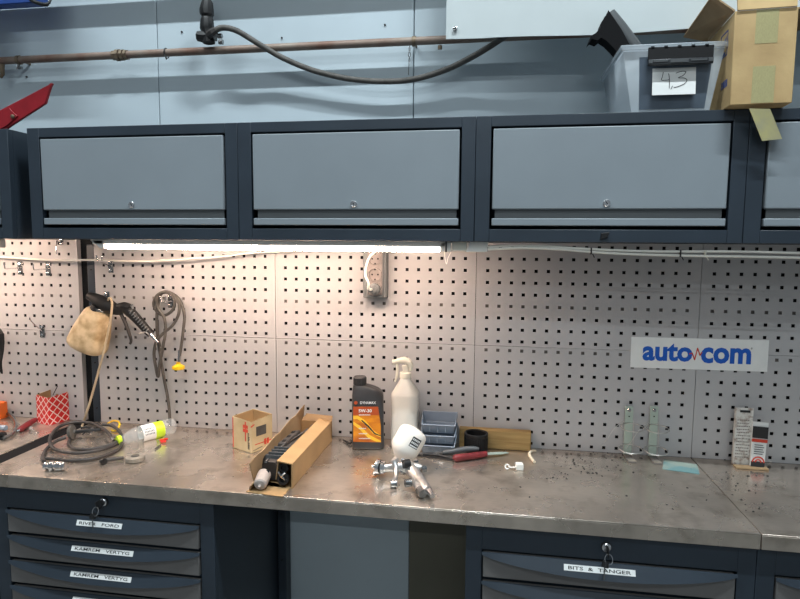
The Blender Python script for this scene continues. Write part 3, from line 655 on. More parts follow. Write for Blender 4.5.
ringrim([(1.042, -.286), (1.303, -.286), (1.303, -.002), (1.042, -.002)], [(1.054, -.274), (1.288, -.274), (1.288, -.010), (1.054, -.010)], z1-.016, z1-.001).build('rim', 'clearbin', t, bevel=.003)
# inner front panel (darker framed area)
b = MB(); b.hexa([(1.098, -.2655, z0+.008), (1.256, -.2655, z0+.008), (1.256, -.2635, z0+.008), (1.098, -.2635, z0+.008)], [(1.090, -.2775, z0+.135), (1.266, -.2775, z0+.135), (1.266, -.2755, z0+.135), (1.090, -.2755, z0+.135)])
b.build('front_panel', 'smokebin', t)
b = MB(); b.box(1.108, 1.262, -.292, -.287, 2.078, 2.108).build('handle_slot', 'black', t)
b = MB(); b.box(1.108, 1.262, -.296, -.288, 2.063, 2.078); lt = b.build('latch_bar', 'binlid', t, bevel=.002)
for xa, xb, m in ((1.109, 1.118, 'latch'), (1.120, 1.154, 'latch'), (1.160, 1.203, 'latch'), (1.209, 1.246, 'latch'), (1.250, 1.261, 'latch')):
    MB().box(xa, xb, -.2975, -.295, 2.068 if xb-xa > .04 or xb-xa < .02 else 2.0705, 2.077 if xb-xa > .04 or xb-xa < .02 else 2.0745).build('latch_tab', m, lt)
b = MB()
for k in range(5): b.box(1.114+k*.032, 1.122+k*.032, -.292, -.2865, 2.104, 2.111)
b.build('hinge_knuckle', 'binlid', t)
T = FACE(1.1755, -.2785, 2.0265) @ Matrix.Rotation(-.10, 4, 'X')
b = MB().box(-.052, .052, -.034, .034, .0005, .0012, T=T); pp = b.build('paper_note', 'paper', t)
def strokes(lines, T, r, m, parent, name='handwriting'):
    q = MB(T)
    for ln in lines: q.tube([(x, y, .0016) for x, y in ln], r, 5, smooth=4)
    return q.build(name, m, parent)
strokes([[(-.026, .024), (-.028, .012), (-.030, .004), (-.020, .003), (-.012, .004)], [(-.013, .020), (-.011, .004), (-.011, -.018)],
         [(.004, .020), (.016, .024), (.028, .023), (.022, .014), (.010, .008), (.024, .007), (.031, .001), (.024, -.008), (.010, -.014), (.000, -.016)], [(-.003, -.012), (-.007, -.02)]], T, .0008, 'ink', pp)
# black moulded part sticking out of the bin
t = thing('plastic_housing', 'black moulded plastic part leaning out of the clear bin', 'plastic part', Y(625, 60, -.20))
ax = (Y(636, 52, -.16)-Y(611, 16, -.16)).normalized()
A = Y(609, 14, -.16); Bp = Y(641, 58, -.16)
b = MB(); b.tube([A, A.lerp(Bp, .3), A.lerp(Bp, .75), Bp], [.017, .020, .021, .020], 12, smooth=3); b.build('outer_shell', 'latch', t, smooth=50)
PP = lambda px, py: (Y(px, py, -.17).x, Y(px, py, -.17).z)
b = MB(); b.prism([PP(607, 13), PP(604, 19), PP(600, 25), PP(599, 31), PP(594, 36), PP(590, 38), PP(588, 44), PP(591, 41), PP(596, 43), PP(600, 40), PP(606, 44), PP(612, 50), PP(617, 56), PP(627, 62), PP(632, 55), PP(620, 32)], .05, T=Matrix(((1, 0, 0, 0), (0, 0, 1, -.19), (0, 1, 0, 0), (0, 0, 0, 1))))
b.build('inner_part', 'matte', t)

# ================================================================== CARDBOARD BOX ON TOP
t = thing('cardboard_box', 'brown cardboard box with open flaps on top of the cabinets', 'cardboard box', (1.4, -.2, CZ1))
y0 = -.325; zt_ = Y(736, 11, y0).z; xl = Y(735.5, 11, y0).x; xr = Y(797, 10, y0).x
O = Vector((xl, y0, CZ1+.001)); Wd = xr-xl; H = zt_-O.z; D = .225; rot = -.06
TB = Matrix.Translation(O) @ Matrix.Rotation(rot, 4, 'Z'); th = .004
b = MB(TB)
b.box(0, Wd, 0, th, 0, H).box(0, th, th, D-th, 0, H).box(Wd-th, Wd, th, D-th, 0, H).box(0, Wd, D-th, D, 0, H).box(th, Wd-th, th, D-th, 0, th)
b.build('body', 'kraft_grey', t, bevel=.0012)
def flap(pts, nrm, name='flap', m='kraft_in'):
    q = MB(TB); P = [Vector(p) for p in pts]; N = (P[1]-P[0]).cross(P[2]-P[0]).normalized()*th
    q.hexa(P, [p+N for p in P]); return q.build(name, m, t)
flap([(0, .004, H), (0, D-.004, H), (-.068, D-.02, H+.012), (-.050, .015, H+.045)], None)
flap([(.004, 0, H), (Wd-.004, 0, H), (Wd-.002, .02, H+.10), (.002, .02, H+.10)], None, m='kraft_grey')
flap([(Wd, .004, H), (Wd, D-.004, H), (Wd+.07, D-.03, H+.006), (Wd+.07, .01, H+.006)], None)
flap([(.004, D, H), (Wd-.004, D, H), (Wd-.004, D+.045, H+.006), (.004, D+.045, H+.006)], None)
TF = TB @ Matrix.Rotation(PI/2, 4, 'X')
b = MB(TF); b.box(Wd*.34, Wd*.70, H*.64, H-.001, .0003, .0007); b.build('packing_tape', 'tapeclear', t)
b = MB(TF); b.box(Wd*.34, Wd*.70, .002, H*.40, .0003, .0007); b.build('packing_tape', 'tapeclear', t)
# hanging tape end
hp = [Vector((.066, -.0015, -.0015)), Vector((.100+.022, -.0015, -.0015))]
A1, A2, A3, A4 = Y(749, 108.5, y0-.002), Y(770, 109, y0-.002), Y(782, 139, y0+.012), Y(762, 141, y0+.012)
b = MB(); b.slab([A1, A2, A3, A4], (0, -1, 0), .0012)
b.build('loose_tape', 'tape', t)['label'] = 'loose end of yellowed tape hanging down'
TL = TB @ Matrix.Rotation(-PI/2, 4, 'Z') @ Matrix.Rotation(PI/2, 4, 'X')   # left side plane, local x runs towards -y
b = MB(TL); px_ = lambda u, v, w_, h_, z_=.0006: b.box(u, u+w_, v, v+h_, 0.0002, z_)
px_(-.10, H*.60, .055, .003); px_(-.10, H*.60, .003, .06); px_(-.048, H*.60, .003, .06); px_(-.10, H*.60+.058, .055, .003)
b.add([(-.092, H*.66, .0006), (-.055, H*.66+.03, .0006), (-.055, H*.66+.036, .0006), (-.092, H*.66+.014, .0006)], [(0, 1, 2, 3)]); px_(-.09, H*.62, .03, .008)
for k in range(4): px_(-.075+k*.012, H*.24, .008, .018)
b.build('blue_print', 'bluep', t)

# ================================================================== BENCH: red diamond box, far-left items
t = thing('red_diamond_carton', 'open red and white diamond-patterned carton on the far left worktop', 'carton', (-.82, -.05, ZB))
Q0, Q1, Q2 = Z(37.3, 422.8), Z(49.5, 425.8), Z(69.5, 420.0); Q3 = Q0+Q2-Q1; hh = .104
_e1, _e2 = Q1-Q0, Q2-Q1; _l1, _l2 = _e1.length, _e2.length; _dt = _e1.x*_e2.y-_e1.y*_e2.x
M['diamond'] = redcheck_mat((_l1*_e2.y-_l2*_e1.y)/_dt, (_e1.x*_l2-_e2.x*_l1)/_dt)
def wallr(mb, a, c, ha, hc, thn=.0014, zl=.0006):
    n_ = (c-a).cross(Vector((0, 0, 1))).normalized()*(-thn); l_ = Vector((0, 0, zl))
    mb.hexa([a+l_, c+l_, c+n_+l_, a+n_+l_], [a+Vector((0, 0, ha)), c+Vector((0, 0, hc)), c+n_+Vector((0, 0, hc)), a+n_+Vector((0, 0, ha))])
b = MB(); wallr(b, Q0, Q1, hh, hh-.002); wallr(b, Q1, Q2, hh-.002, hh+.002); b.hexa([q+Vector((0, 0, .0004)) for q in (Q0, Q1, Q2, Q3)], [q+Vector((0, 0, .002)) for q in (Q0, Q1, Q2, Q3)])
b.build('body', 'diamond', t)
b = MB(); wallr(b, Q2, Q3, hh+.002, hh+.010); wallr(b, Q3, Q0, hh+.010, hh); b.build('rear_wall', 'kraft_grey', t)
MB().tube([Y(53, 395, -.05), Y(57.5, 386, -.04)], .0012, 6).build('rod', 'ink', t)
tag(MB().box(-1.14, Y(5.5, 400, -.02).x, -.05, -.012, ZB+.0005, Y(5, 402.5, -.03).z).build('orange_case', 'orange', bevel=.003), 'orange plastic case cut by the left edge of the picture', 'case')
t = thing('red_screwdriver', 'red-handled tool lying left of the diamond carton', 'tool', Z(27, 426, .951))
MB().tube([Z(19, 430, .960), Z(21, 429, .960), Z(28, 424, .961), Z(36, 419.5, .962)], [.006, .010, .010, .008], 12, smooth=3).build('handle', 'darkred', t, smooth=60)
MB().tube([Z(20, 430, .96), Z(13, 431.5, .957)], .003, 8).build('blade', 'zinc', t)
t = thing('pressure_gauge_hose', 'grey coupling hose bend at the left edge of the far left worktop', 'hose fitting', Z(5, 432, .951))
MB().tube([Z(-20, 418, .962), Z(0, 413, .964), Z(8, 414, .964), Z(14, 419, .963), Z(16, 426, .961), Z(12, 434, .959), Z(4, 438, .959)], .006, 12, smooth=6).build('hose_bend', 'zinc', t, smooth=80)
MB().tube([Z(-20, 426, .965), Z(6, 428, .965)], .009, 10).build('grey_sleeve', 'bin', t)
c = Z(3, 436, .962); MB().lathe([(.012, 0), (.012, .02), (.005, .02), (.005, .012)], 20, T=axis(c+Vector((-.01, .01, 0)), (.6, -1, 0))).build('black_collar', 'dark', t)
tag(MB().tube([(lambda p: p)(Z(34+5*math.cos(a), 431.5+1.8*math.sin(a), .952)) for a in (2*PI*k/16 for k in range(13))], .0012, 6).build('wire_ring', 'zinc'), 'small open wire ring in front of the diamond carton', 'ring')
tag(MB().lathe([(.006, 0), (.007, .006), (.004, .009)], 10, T=Matrix.Translation(Z(31, 429, .9505))).build('clear_cap', 'pet'), 'tiny clear cap in front of the diamond carton', 'cap')
# dark thing on left wall edge
t = thing('black_chain', 'black bundled tool hanging at the left edge of the panel', 'tool', Y(-2, 375, -.04))
MB().tube([Y(-4, 328, -.03), Y(0, 335, -.04), Y(1, 350, -.04), Y(-1, 362, -.03), Y(1, 372, -.03)], [.008, .014, .010, .010, .006], 8, smooth=2).build('bundle', 'dark', t, smooth=25)

# ================================================================== COILED HOSE ON BENCH
t = thing('coiled_hose', 'dark grey coiled hose with metal ends on the left worktop', 'hose', Z(80, 445, .951))
def z7(x, y, z=.956): return Z(30+x/5.333, 400+y/5.333, z)
HZ = .960
MB().tube([z7(75, 328, .962), z7(68, 305), z7(82, 270), z7(110, 240, .962), z7(150, 215, .966), z7(190, 200, .97)], .0054, 12, smooth=6).build('hose_loop', 'hose', t, smooth=80)
MB().tube([z7(436, 208, .968), z7(425, 185, .970), z7(385, 150, .970), z7(330, 124, .972), z7(270, 118, .972), z7(200, 125, .972), z7(145, 150, .97), z7(112, 190, .968), z7(106, 225, .965), z7(125, 258, .962), z7(180, 277, .96), z7(250, 283, .96), z7(330, 276, .96), z7(410, 256, .96), z7(470, 232, .96)], .0054, 12, smooth=6).build('hose_loop', 'hose', t, smooth=80)
MB().tube([z7(78, 312), z7(130, 314), z7(200, 322), z7(280, 320), z7(350, 310), z7(430, 285), z7(480, 255), z7(490, 225, .962), z7(488, 190, .965), z7(465, 155, .968), z7(430, 135, .97), z7(385, 130, .972)], .0052, 12, smooth=6).build('hose_loop', 'hose', t, smooth=80)
MB().tube([z7(300, 160, .965), z7(250, 175, .962), z7(215, 205), z7(208, 235), z7(235, 258), z7(300, 264), z7(370, 255), z7(430, 238, .962), z7(475, 215, .966)], .0052, 12, smooth=6).build('hose_loop', 'hose', t, smooth=80)
f_ = MB(); A, B = z7(68, 352, .963), z7(190, 352, .963)
prof = [(0, .006), (.1, .0125), (.2, .0125), (.22, .009), (.32, .009), (.34, .014), (.5, .014), (.52, .010), (.6, .010), (.62, .014), (.82, .014), (.85, .012), (1, .012)]
f_.tube([A.lerp(B, u) for u, r in prof], [r for u, r in prof], 14); f_.build('quick_coupling', 'chrome', t)
MB().tube([z7(436, 206, .968), z7(450, 214, .968)], .006, 12).build('end_fitting', 'chrome', t)
# gauge lying inside the coil
t = thing('round_gauge', 'grey round cap with dark stem standing inside the hose coil', 'gauge', z7(228, 205, .951))
c = z7(222, 172, .975); T = axis(c, (1, .25, .1))
g = MB(T); g.lathe([(.021, -.006), (.0235, -.003), (.0235, .005), (.019, .007), (.008, .009), (.006, .014)], 28)
for k in range(16): g.box(-.0013, .0013, .022, .0248, -.004, .005, T=Matrix.Rotation(2*PI*k/16, 4, 'Z'))
g.build('cap', 'hoseg', t); MB().tube([c, c+Vector((.045, .011, .0045)), c+Vector((.085, .03, .004))], [.006, .0065, .005], 10).build('stem', 'dark', t)
t = thing('steel_clamp', 'shiny small clamp lying between the coil loops', 'clamp', z7(310, 170, .951))
MB().tube([z7(280, 185, .972), z7(310, 162, .974), z7(335, 150, .974)], .003, 8).tube([z7(300, 165, .974), z7(330, 180, .972)], .004, 8).tube([z7(320, 165, .974), z7(342, 168, .973)], .003, 6).build('clamp_body', 'chrome', t)
cord('yellow_wire', [z7(410, 128, .958), z7(440, 112, .965), z7(468, 114, .97), z7(478, 128, .968), z7(470, 150, .96), z7(450, 165, .955), z7(435, 160, .955)], .0032, 'yellow', 'yellow hooked wire lying behind the hose coil', 'wire', sm=6)
cord('spray_hose_end', [z7(272, 150, .958), z7(300, 145, .958), z7(360, 152, .956), z7(400, 165, .956)], .004, 'dark', 'short black tube lying behind the round grey cap', 'tube', sm=5)

# PET bottle
t = thing('plastic_bottle', 'small clear plastic bottle with lime cap lying on its side', 'bottle', Z(148, 440, .951))
A, B = z7(462, 216, .978), z7(766, 140, .985)
A = Z(117, 440.5, .969); B = Z(174, 425.5, .977)
d = B-A; L_ = d.length; T = axis(A, d, (0, 0, 1))
s_ = L_/.19
MB().lathe([(.0125, 0), (.0145, .001), (.0145, .011), (.0135, .0125)], 24, T=T).build('cap', 'lime', t)['label'] = 'lime screw cap'
k = L_
MB().lathe([(.0115, .0125), (.0115, k*.10), (.014, k*.13), (.021, k*.20), (.026, k*.29), (.0275, k*.36), (.0262, k*.385), (.0275, k*.41), (.0275, k*.78), (.026, k*.80), (.0275, k*.83), (.0275, k*.95), (.024, k*.99), (.012, k*.985)], 32, T=T).build('body', 'pet', t, smooth=50)
MB().lathe([(.0279, k*.40), (.0279, k*.62)], 32, T=T, capb=False, capt=False).build('label', 'paper', t)
MB().lathe([(.0280, k*.62), (.0280, k*.78)], 32, T=T, capb=False, capt=False).build('label_band', 'lime', t)
q = MB(T); random.seed(5)
dv = (CAM-A).normalized(); lv = T.inverted().to_3x3() @ dv; a0 = math.atan2(lv.y, lv.x)
for i in range(7):
    w0 = k*(.43+.024*i)
    for j in range(3):
        a = a0-.5+j*.32; rr = .0283
        q.add([(rr*math.cos(a), rr*math.sin(a), w0), (rr*math.cos(a+.2), rr*math.sin(a+.2), w0), (rr*math.cos(a+.2), rr*math.sin(a+.2), w0+k*.012), (rr*math.cos(a), rr*math.sin(a), w0+k*.012)], [(0, 1, 2, 3)])
q.build('print', 'latch', t)
# round grey cap with stem front
t = thing('knurled_disc', 'round grey knurled disc with black stem on the front left of the long worktop', 'disc', z7(560, 325, .951))
c = z7(562, 322, .951)
g = MB(Matrix.Translation(c)); g.lathe([(.025, 0), (.0265, .002), (.0265, .012), (.023, .014), (.001, .0145)], 30)
for k in range(20): g.box(-.0016, .0016, .0255, .0282, .001, .0115, T=Matrix.Rotation(2*PI*k/20, 4, 'Z'))
g.build('cap', 'capgrey', t); MB().lathe([(.012, .0142), (.011, .0165), (.002, .0165)], 20, T=Matrix.Translation(c)).build('centre', 'hoseg', t)
MB().tube([z7(500, 308, .958), z7(470, 312, .958), z7(410, 320, .958), z7(385, 325, .958), z7(368, 326, .958)], [.005, .0055, .005, .004, .003], 10).build('stem', 'hose', t)
c2 = z7(393, 328, .958); MB().lathe([(.009, -.005), (.010, 0), (.009, .005)], 16, T=axis(c2, (1, -.4, .2))).build('collar', 'dark', t)
t = thing('red_valve_key', 'tiny red winged plastic key beside the clear bottle', 'key', z7(710, 220, .951))
b = MB()
for px, py in ((702, 216), (724, 211)): c = z7(px, py, .952); b.lathe([(.0068, 0), (.0068, .004)], 12, T=Matrix.Translation(c))
b.tube([z7(700, 222, .955), z7(725, 220, .955)], .004, 8); b.build('wing', 'redplastic', t)
MB().tube([z7(697, 238, .953), z7(668, 260, .953)], .0025, 8).build('pin', 'zinc', t)

# ================================================================== SMALL CARTON (red print)
t = thing('small_carton', 'small open cream carton with red print beside the long box', 'carton', (-.03, -.16, ZB))
P0 = Z(233.0, 448, ZB); P1 = Z(251.8, 453.5, ZB); P2 = Z(272.5, 446, ZB); P3 = P0+P2-P1; H = .106
u1 = P1-P0; u2 = P2-P1
b = MB(); up = Vector((0, 0, H)); lo_ = Vector((0, 0, .0006))
def wallq(a, c, ha, hc, thn=.0014, mb=None):
    n_ = (c-a).cross(Vector((0, 0, 1))).normalized()*(-thn)
    mb.hexa([a+lo_, c+lo_, c+n_+lo_, a+n_+lo_], [a+Vector((0, 0, ha)), c+Vector((0, 0, hc)), c+n_+Vector((0, 0, hc)), a+n_+Vector((0, 0, ha))])
wallq(P0, P1, H, H-.006, mb=b); wallq(P1, P2, H-.006, H+.002, mb=b); wallq(P2, P3, H+.002, H+.004, mb=b); wallq(P3, P0, H+.004, H, mb=b)
b.hexa([P0+lo_, P1+lo_, P2+lo_, P3+lo_], [p+lo_*3 for p in (P0, P1, P2, P3)])
b.build('body', 'pale', t)
b = MB()
for a, c, ha, hc in ((P1, P2, H-.006, H+.002),):
    m_ = (P0+P2)/2-(a+c)/2; m_ = m_.normalized()*.005
    b.hexa([a+Vector((0, 0, ha-.001)), c+Vector((0, 0, hc-.001)), c+m_+Vector((0, 0, hc-.016)), a+m_+Vector((0, 0, ha-.016))], [a+Vector((0, 0, ha)), c+Vector((0, 0, hc)), c+m_+Vector((0, 0, hc-.015)), a+m_+Vector((0, 0, ha-.015))])
b.build('inner_flap', 'kraft', t)
b = MB(); cc_ = (P0+P2)/2
sh = lambda p: p+(cc_-p).normalized()*.0030
wallr(b, sh(P2), sh(P3), H+.001, H+.003, zl=.003); wallr(b, sh(P3), sh(P0), H+.003, H-.001, zl=.003); b.build('inner_wall', 'kraft', t)
TL_ = frame(P0, u1); TL_ = TL_ @ Matrix.Rotation(PI/2, 4, 'X'); TR_ = frame(P1, u2) @ Matrix.Rotation(PI/2, 4, 'X')
wl_, wr_ = u1.length, u2.length
r_ = MB(TL_); E_ = .0004
r_.box(0, wl_*.05, .004, H-.004, .0001, E_); r_.box(wl_*.66, wl_*.72, H*.32, H*.92, .0001, E_)
for dx, dz in ((-.10, .06), (.06, .06), (-.10, -.06), (.06, -.06)): r_.box(wl_*(.66+dx), wl_*(.76+dx), H*(.66+dz), H*(.76+dz), .0001, E_*1.1)
r_.T = TR_
r_.box(wr_*.15, wr_*.95, H*.215, H*.24, .0001, E_); r_.box(wr_*.0, wr_*.95, H*.91, H*.935, .0001, E_, T=Matrix.Rotation(.09, 4, 'Z') @ Matrix.Translation((0, -.002, 0))) if False else None
for dx, dz in ((-.07, .05), (.06, .05), (-.07, -.05), (.06, -.05)): r_.box(wr_*(.66+dx), wr_*(.76+dx), H*(.19+dz), H*(.27+dz), .0001, E_*1.1)
r_.box(wr_*.08, wr_*.26, H*.80, H*.84, .0001, E_, T=Matrix.Rotation(.35, 4, 'Z') @ Matrix.Translation((.02, -.006, 0)))
r_.build('red_print', 'red', t)
k_ = MB(TL_)
for i in range(14): k_.box(wl_*.80, wl_*(.80+.05+.05*random.random()), H*(.10+i*.036), H*(.10+i*.036+.024), .0001, E_)
k_.T = TR_
for i in range(8): k_.box(wr_*(.08+i*.055), wr_*(.08+i*.055+.035), H*(.05+i*.006), H*(.08+i*.006), .0001, E_)
k_.build('black_print', 'ink', t)
pw = MB(TR_).box(wr_*.22, wr_*.70, H*.47, H*.76, .0001, .0005).build('picture_print', 'hoseg', t)

# ================================================================== LONG OPEN BOX
t = thing('long_cardboard_box', 'long open cardboard box on the front of the worktop', 'cardboard box', (.155, -.25, ZB))
x0, x1, ya, yb, hz = .106, .212, -.440, -.050, .066; c_ = .003; zz = ZB+.0006
b = MB(); b.box(x0, x1, ya, yb, zz, zz+.002).box(x1-c_, x1, ya, yb, zz+.002, zz+hz).box(x0, x1, yb-c_, yb, zz+.002, zz+hz)
b.build('tray', 'kraft', t)
b = MB(); b.hexa([(x1-.042, ya-.004, zz+hz+.008), (x1, ya, zz+hz), (x1, yb, zz+hz), (x1-.042, yb-.006, zz+hz+.008)], [(x1-.042, ya-.004, zz+hz+.011), (x1, ya, zz+hz+.003), (x1, yb, zz+hz+.003), (x1-.042, yb-.006, zz+hz+.011)])
b.build('top_flap', 'kraft', t)
b = MB(); b.hexa([(x1-.050, ya+.004, zz+.02), (x1-.0475, ya+.004, zz+.02), (x1-.0475, yb, zz+.02), (x1-.050, yb, zz+.02)], [(x1-.042, ya+.001, zz+hz+.007), (x1-.039, ya+.001, zz+hz+.007), (x1-.039, yb, zz+hz+.007), (x1-.042, yb, zz+hz+.007)]); b.build('tuck_flap', 'kraft_in', t)
# left wall leaning outward with torn edge
n = 10; vs = []; fs = []
for i in range(n+1):
    u = i/n; y_ = ya-.02*(1-u)+(yb-ya+.042)*u
    top = .070+.034*u+.003*math.sin(i*2.1); out = .006-.004*u
    vs += [(x0, max(ya, min(yb, y_)), zz+.001), (x0-out, y_, zz+top), (x0-out-.0025, y_, zz+top), (x0-.0025, max(ya, min(yb, y_)), zz+.001)]
for i in range(n):
    for q_ in range(4): fs.append((i*4+q_, i*4+(q_+1) % 4, (i+1)*4+(q_+1) % 4, (i+1)*4+q_))
fs += [(0, 1, 2, 3), (4*n, 4*n+1, 4*n+2, 4*n+3)]
MB().add(vs, fs).build('side_flap', 'kraft_in', t)
fl = [Z(262, 481, ZB), Z(291.5, 487, ZB), Z(282.5, 497.5, ZB), Z(246, 492.5, ZB)]
b = MB(); b.hexa([p+Vector((0, 0, .0006)) for p in fl], [p+Vector((0, 0, .0026)) for p in fl]); b.build('front_flap', 'kraft', t)
b = MB(); b.hexa([Z(249, 490, .952), Z(257, 484, .952), Z(257.5, 484, .954), Z(250, 490, .954)], [Z(250, 486, .97), Z(255, 480, .98), Z(256, 480, .98), Z(251, 486, .97)]); b.build('torn_corner', 'kraft_in', t)
b = MB(); b.hexa([(x0, yb-.002, zz+hz), (x1, yb-.002, zz+hz), (x1, yb+.001, zz+hz), (x0, yb+.001, zz+hz)], [(x0+.01, yb+.022, zz+hz+.016), (x1-.004, yb+.022, zz+hz+.012), (x1-.004, yb+.025, zz+hz+.012), (x0+.01, yb+.025, zz+hz+.016)]); b.build('end_flap', 'kraft_in', t)
# contents: black moulded damper-like part
t = thing('window_regulator_part', 'black moulded plastic and metal part lying inside the long box', 'car part', (.15, -.25, ZB+.003))
def zl(x, y, z=1.0): return Z(240+x/6.31, 410+y/6.31, z)
b = MB(); b.tube([(.140, -.415, .985), (.142, -.36, .990), (.146, -.30, .992), (.150, -.20, .99), (.150, -.10, .99)], [.030, .031, .026, .022, .018], 6, smooth=3); b.build('housing', 'hose', t, smooth=25)
b = MB(); b.hexa([(.112, -.30, 1.0), (.142, -.30, 1.0), (.146, -.17, 1.0), (.120, -.17, 1.0)], [(.116, -.295, 1.022), (.140, -.295, 1.024), (.144, -.175, 1.024), (.124, -.175, 1.022)]); hb = b.build('motor_box', 'hose', t, bevel=.003)
b = MB()
for k in range(3): b.box(.124, .134, -.285+.04*k, -.270+.04*k, 1.0225, 1.0245)
b.build('slot', 'black', hb)
b = MB()
b.lathe([(.016, 0), (.016, .012), (.010, .012), (.010, .004), (.001, .004)], 18, T=axis((.186, -.432, .975), (0, -1, .1)))
b.lathe([(.013, 0), (.013, .012), (.008, .012), (.008, .004), (.001, .004)], 18, T=axis((.184, -.42, 1.002), (0, -1, .1)))
b.build('round_socket', 'dark', t)
b = MB().lathe([(.028, -.008), (.030, 0), (.028, .008)], 20, T=axis((.121, -.36, .985), (.7, -.5, .3))); b.build('drum', 'dark', t)
b = MB().tube([(.196, -.436, .968), (.180, -.442, .985), (.172, -.440, .995)], .003, 6).tube([(.182, -.442, .985), (.192, -.44, .995)], .003, 6); b.build('clip', 'chrome', t)
b = MB().lathe([(.006, 0), (.006, .003)], 12, T=axis((.140, -.437, .992), (0, -1, .3))).build('hole', 'black', t)
for k in range(4): MB().box(.118, .166, -.395+.022*k, -.391+.022*k, 1.0, 1.0225).build('rib', 'latch', t)
MB().tube([(.128, -.42, 1.012), (.135, -.30, 1.018), (.150, -.16, 1.012)], .0035, 8).build('guide_rod', 'zinc', t)
b = MB().tube([(.158, -.12, 1.005), (.165, -.10, 1.012), (.16, -.07, 1.008)], [.008, .010, .006], 8).tube([(.15, -.15, 1.0), (.17, -.13, 1.01)], .004, 6); b.build('metal_bracket', 'zinc', t)
# small roll
A, B = Z(266.5, 490, .965), Z(268, 481, .975)
T = axis(Vector((.134, -.474, ZB+.020)), (-.10, .85, .22))
t = thing('plastic_cartridge', 'small off-white cartridge lying on the front flap of the long box', 'cartridge', (.128, -.45, ZB+.003))
MB(T).lathe([(.003, -.012), (.004, -.004), (.014, -.002), (.0175, .002), (.0185, .02), (.0185, .045), (.015, .048)], 24).build('body', 'pinkw', t)
MB(T).lathe([(.0187, .02), (.0187, .043)], 24, capb=False, capt=False).build('label_band', 'pinkw', t)

# ================================================================== OIL BOTTLE
t = thing('oil_bottle', 'dark grey engine oil bottle with orange label', 'bottle', (.345, -.085, ZB))
def oil_section(z, xa, xb, d, y=-.085, n=28, pw=5):
    cx = (xa+xb)/2; hx = (xb-xa)/2; out = []
    for k in range(n):
        a = 2*PI*k/n; c, s_ = math.cos(a), math.sin(a); g = (abs(c)**pw+abs(s_)**pw)**(-1/pw); out.append((cx+hx*c*g, y+d*s_*g, z))
    return out
secs = [(ZB+.001, .296, .392, .026), (ZB+.004, .292, .396, .029), (ZB+.012, .292, .396, .030), (ZB+.10, .292, .394, .030), (ZB+.175, .292, .393, .029), (1.137, .293, .388, .027), (1.145, .294, .378, .025), (1.154, .295, .355, .022), (1.158, .296, .340, .019)]
vs = []; fs = []; n = 28
for s_ in secs: vs += oil_section(*s_)
for i in range(len(secs)-1):
    for k in range(n): fs.append((i*n+k, i*n+(k+1) % n, (i+1)*n+(k+1) % n, (i+1)*n+k))
fs += [tuple(reversed(range(n))), tuple(range((len(secs)-1)*n, len(secs)*n))]
RZ = Matrix.Translation((.345, -.085, 0)) @ Matrix.Rotation(.18, 4, 'Z') @ Matrix.Translation((-.345, .085, 0))
MB(RZ).add(vs, fs).build('body', 'oil', t, smooth=50)
g = MB(RZ @ Matrix.Translation((.317, -.085, 1.158))); g.lathe([(.017, -.003), (.0205, .001), (.0205, .024), (.018, .027), (.001, .027)], 28)
for k in range(22): g.box(-.001, .001, .0195, .0215, .002, .023, T=Matrix.Rotation(2*PI*k/22, 4, 'Z'))
g.build('screw_cap', 'oil', t)
TO = RZ @ FACE(.345, -.1152, 0)
def lab(poly, m, z0_, name='label'):
    q = MB(TO); q.prism(poly, .0004, T=Matrix.Translation((-.345, 0, z0_))); return q.build(name, m, t)
lab([(.297, .978), (.386, .976), (.385, 1.03), (.376, 1.093), (.297, 1.093)], 'amber', .0002)
lab([(.297, 1.066), (.3790, 1.066), (.376, 1.093), (.297, 1.093)], 'rust', .0005, 'label_top_band')
lab([(.297, 1.052), (.310, 1.053), (.335, 1.035), (.360, 1.005), (.3855, .992), (.385, .999), (.362, 1.015), (.338, 1.046), (.312, 1.063), (.297, 1.063)], 'gold', .0006, 'label_swirl')
lab([(.297, 1.035), (.318, 1.018), (.345, .990), (.37, .979), (.386, .977), (.386, .981), (.35, 1.0), (.32, 1.030), (.297, 1.044)], 'gold', .0006, 'label_swirl')
lab([(.322, 1.048), (.345, 1.025), (.365, 1.003), (.386, .996), (.386, .9985), (.367, 1.007), (.347, 1.031), (.325, 1.050)], 'ink', .0008, 'label_line')
text('DYNAMAX', TO @ Matrix.Translation((-.001, 1.106, .0006)), .050, .0085, 'paper', t, bold=.015)
text('5W-30', TO @ Matrix.Translation((-.010, 1.080, .0011)), .042, .0105, 'paper', t, bold=.03)
q = MB(TO)
for i, (w_, zq) in enumerate(((.035, 1.0665), (.022, 1.022), (.026, 1.005), (.034, .989))):
    k = 0
    while k < w_: q.box(-.030+k, -.030+k+.0022, zq-.0016, zq+.0016, .0010, .0014); k += .0034
q.build('small_print', 'paper', t)
q = MB(TO).lathe([(.0055, .0003), (.0055, .0008)], 16, T=Matrix.Translation((-.040, 1.106, 0))); q.build('emblem', 'rust', t)
cord('black_clip', [Z(343, 440, .954), Z(347, 442, .955), Z(350, 443.5, .956), Z(352, 441.5, .957)], [.002, .004, .004, .002], 'dark', 'small black clip lying left of the oil bottle', 'clip', sm=4)

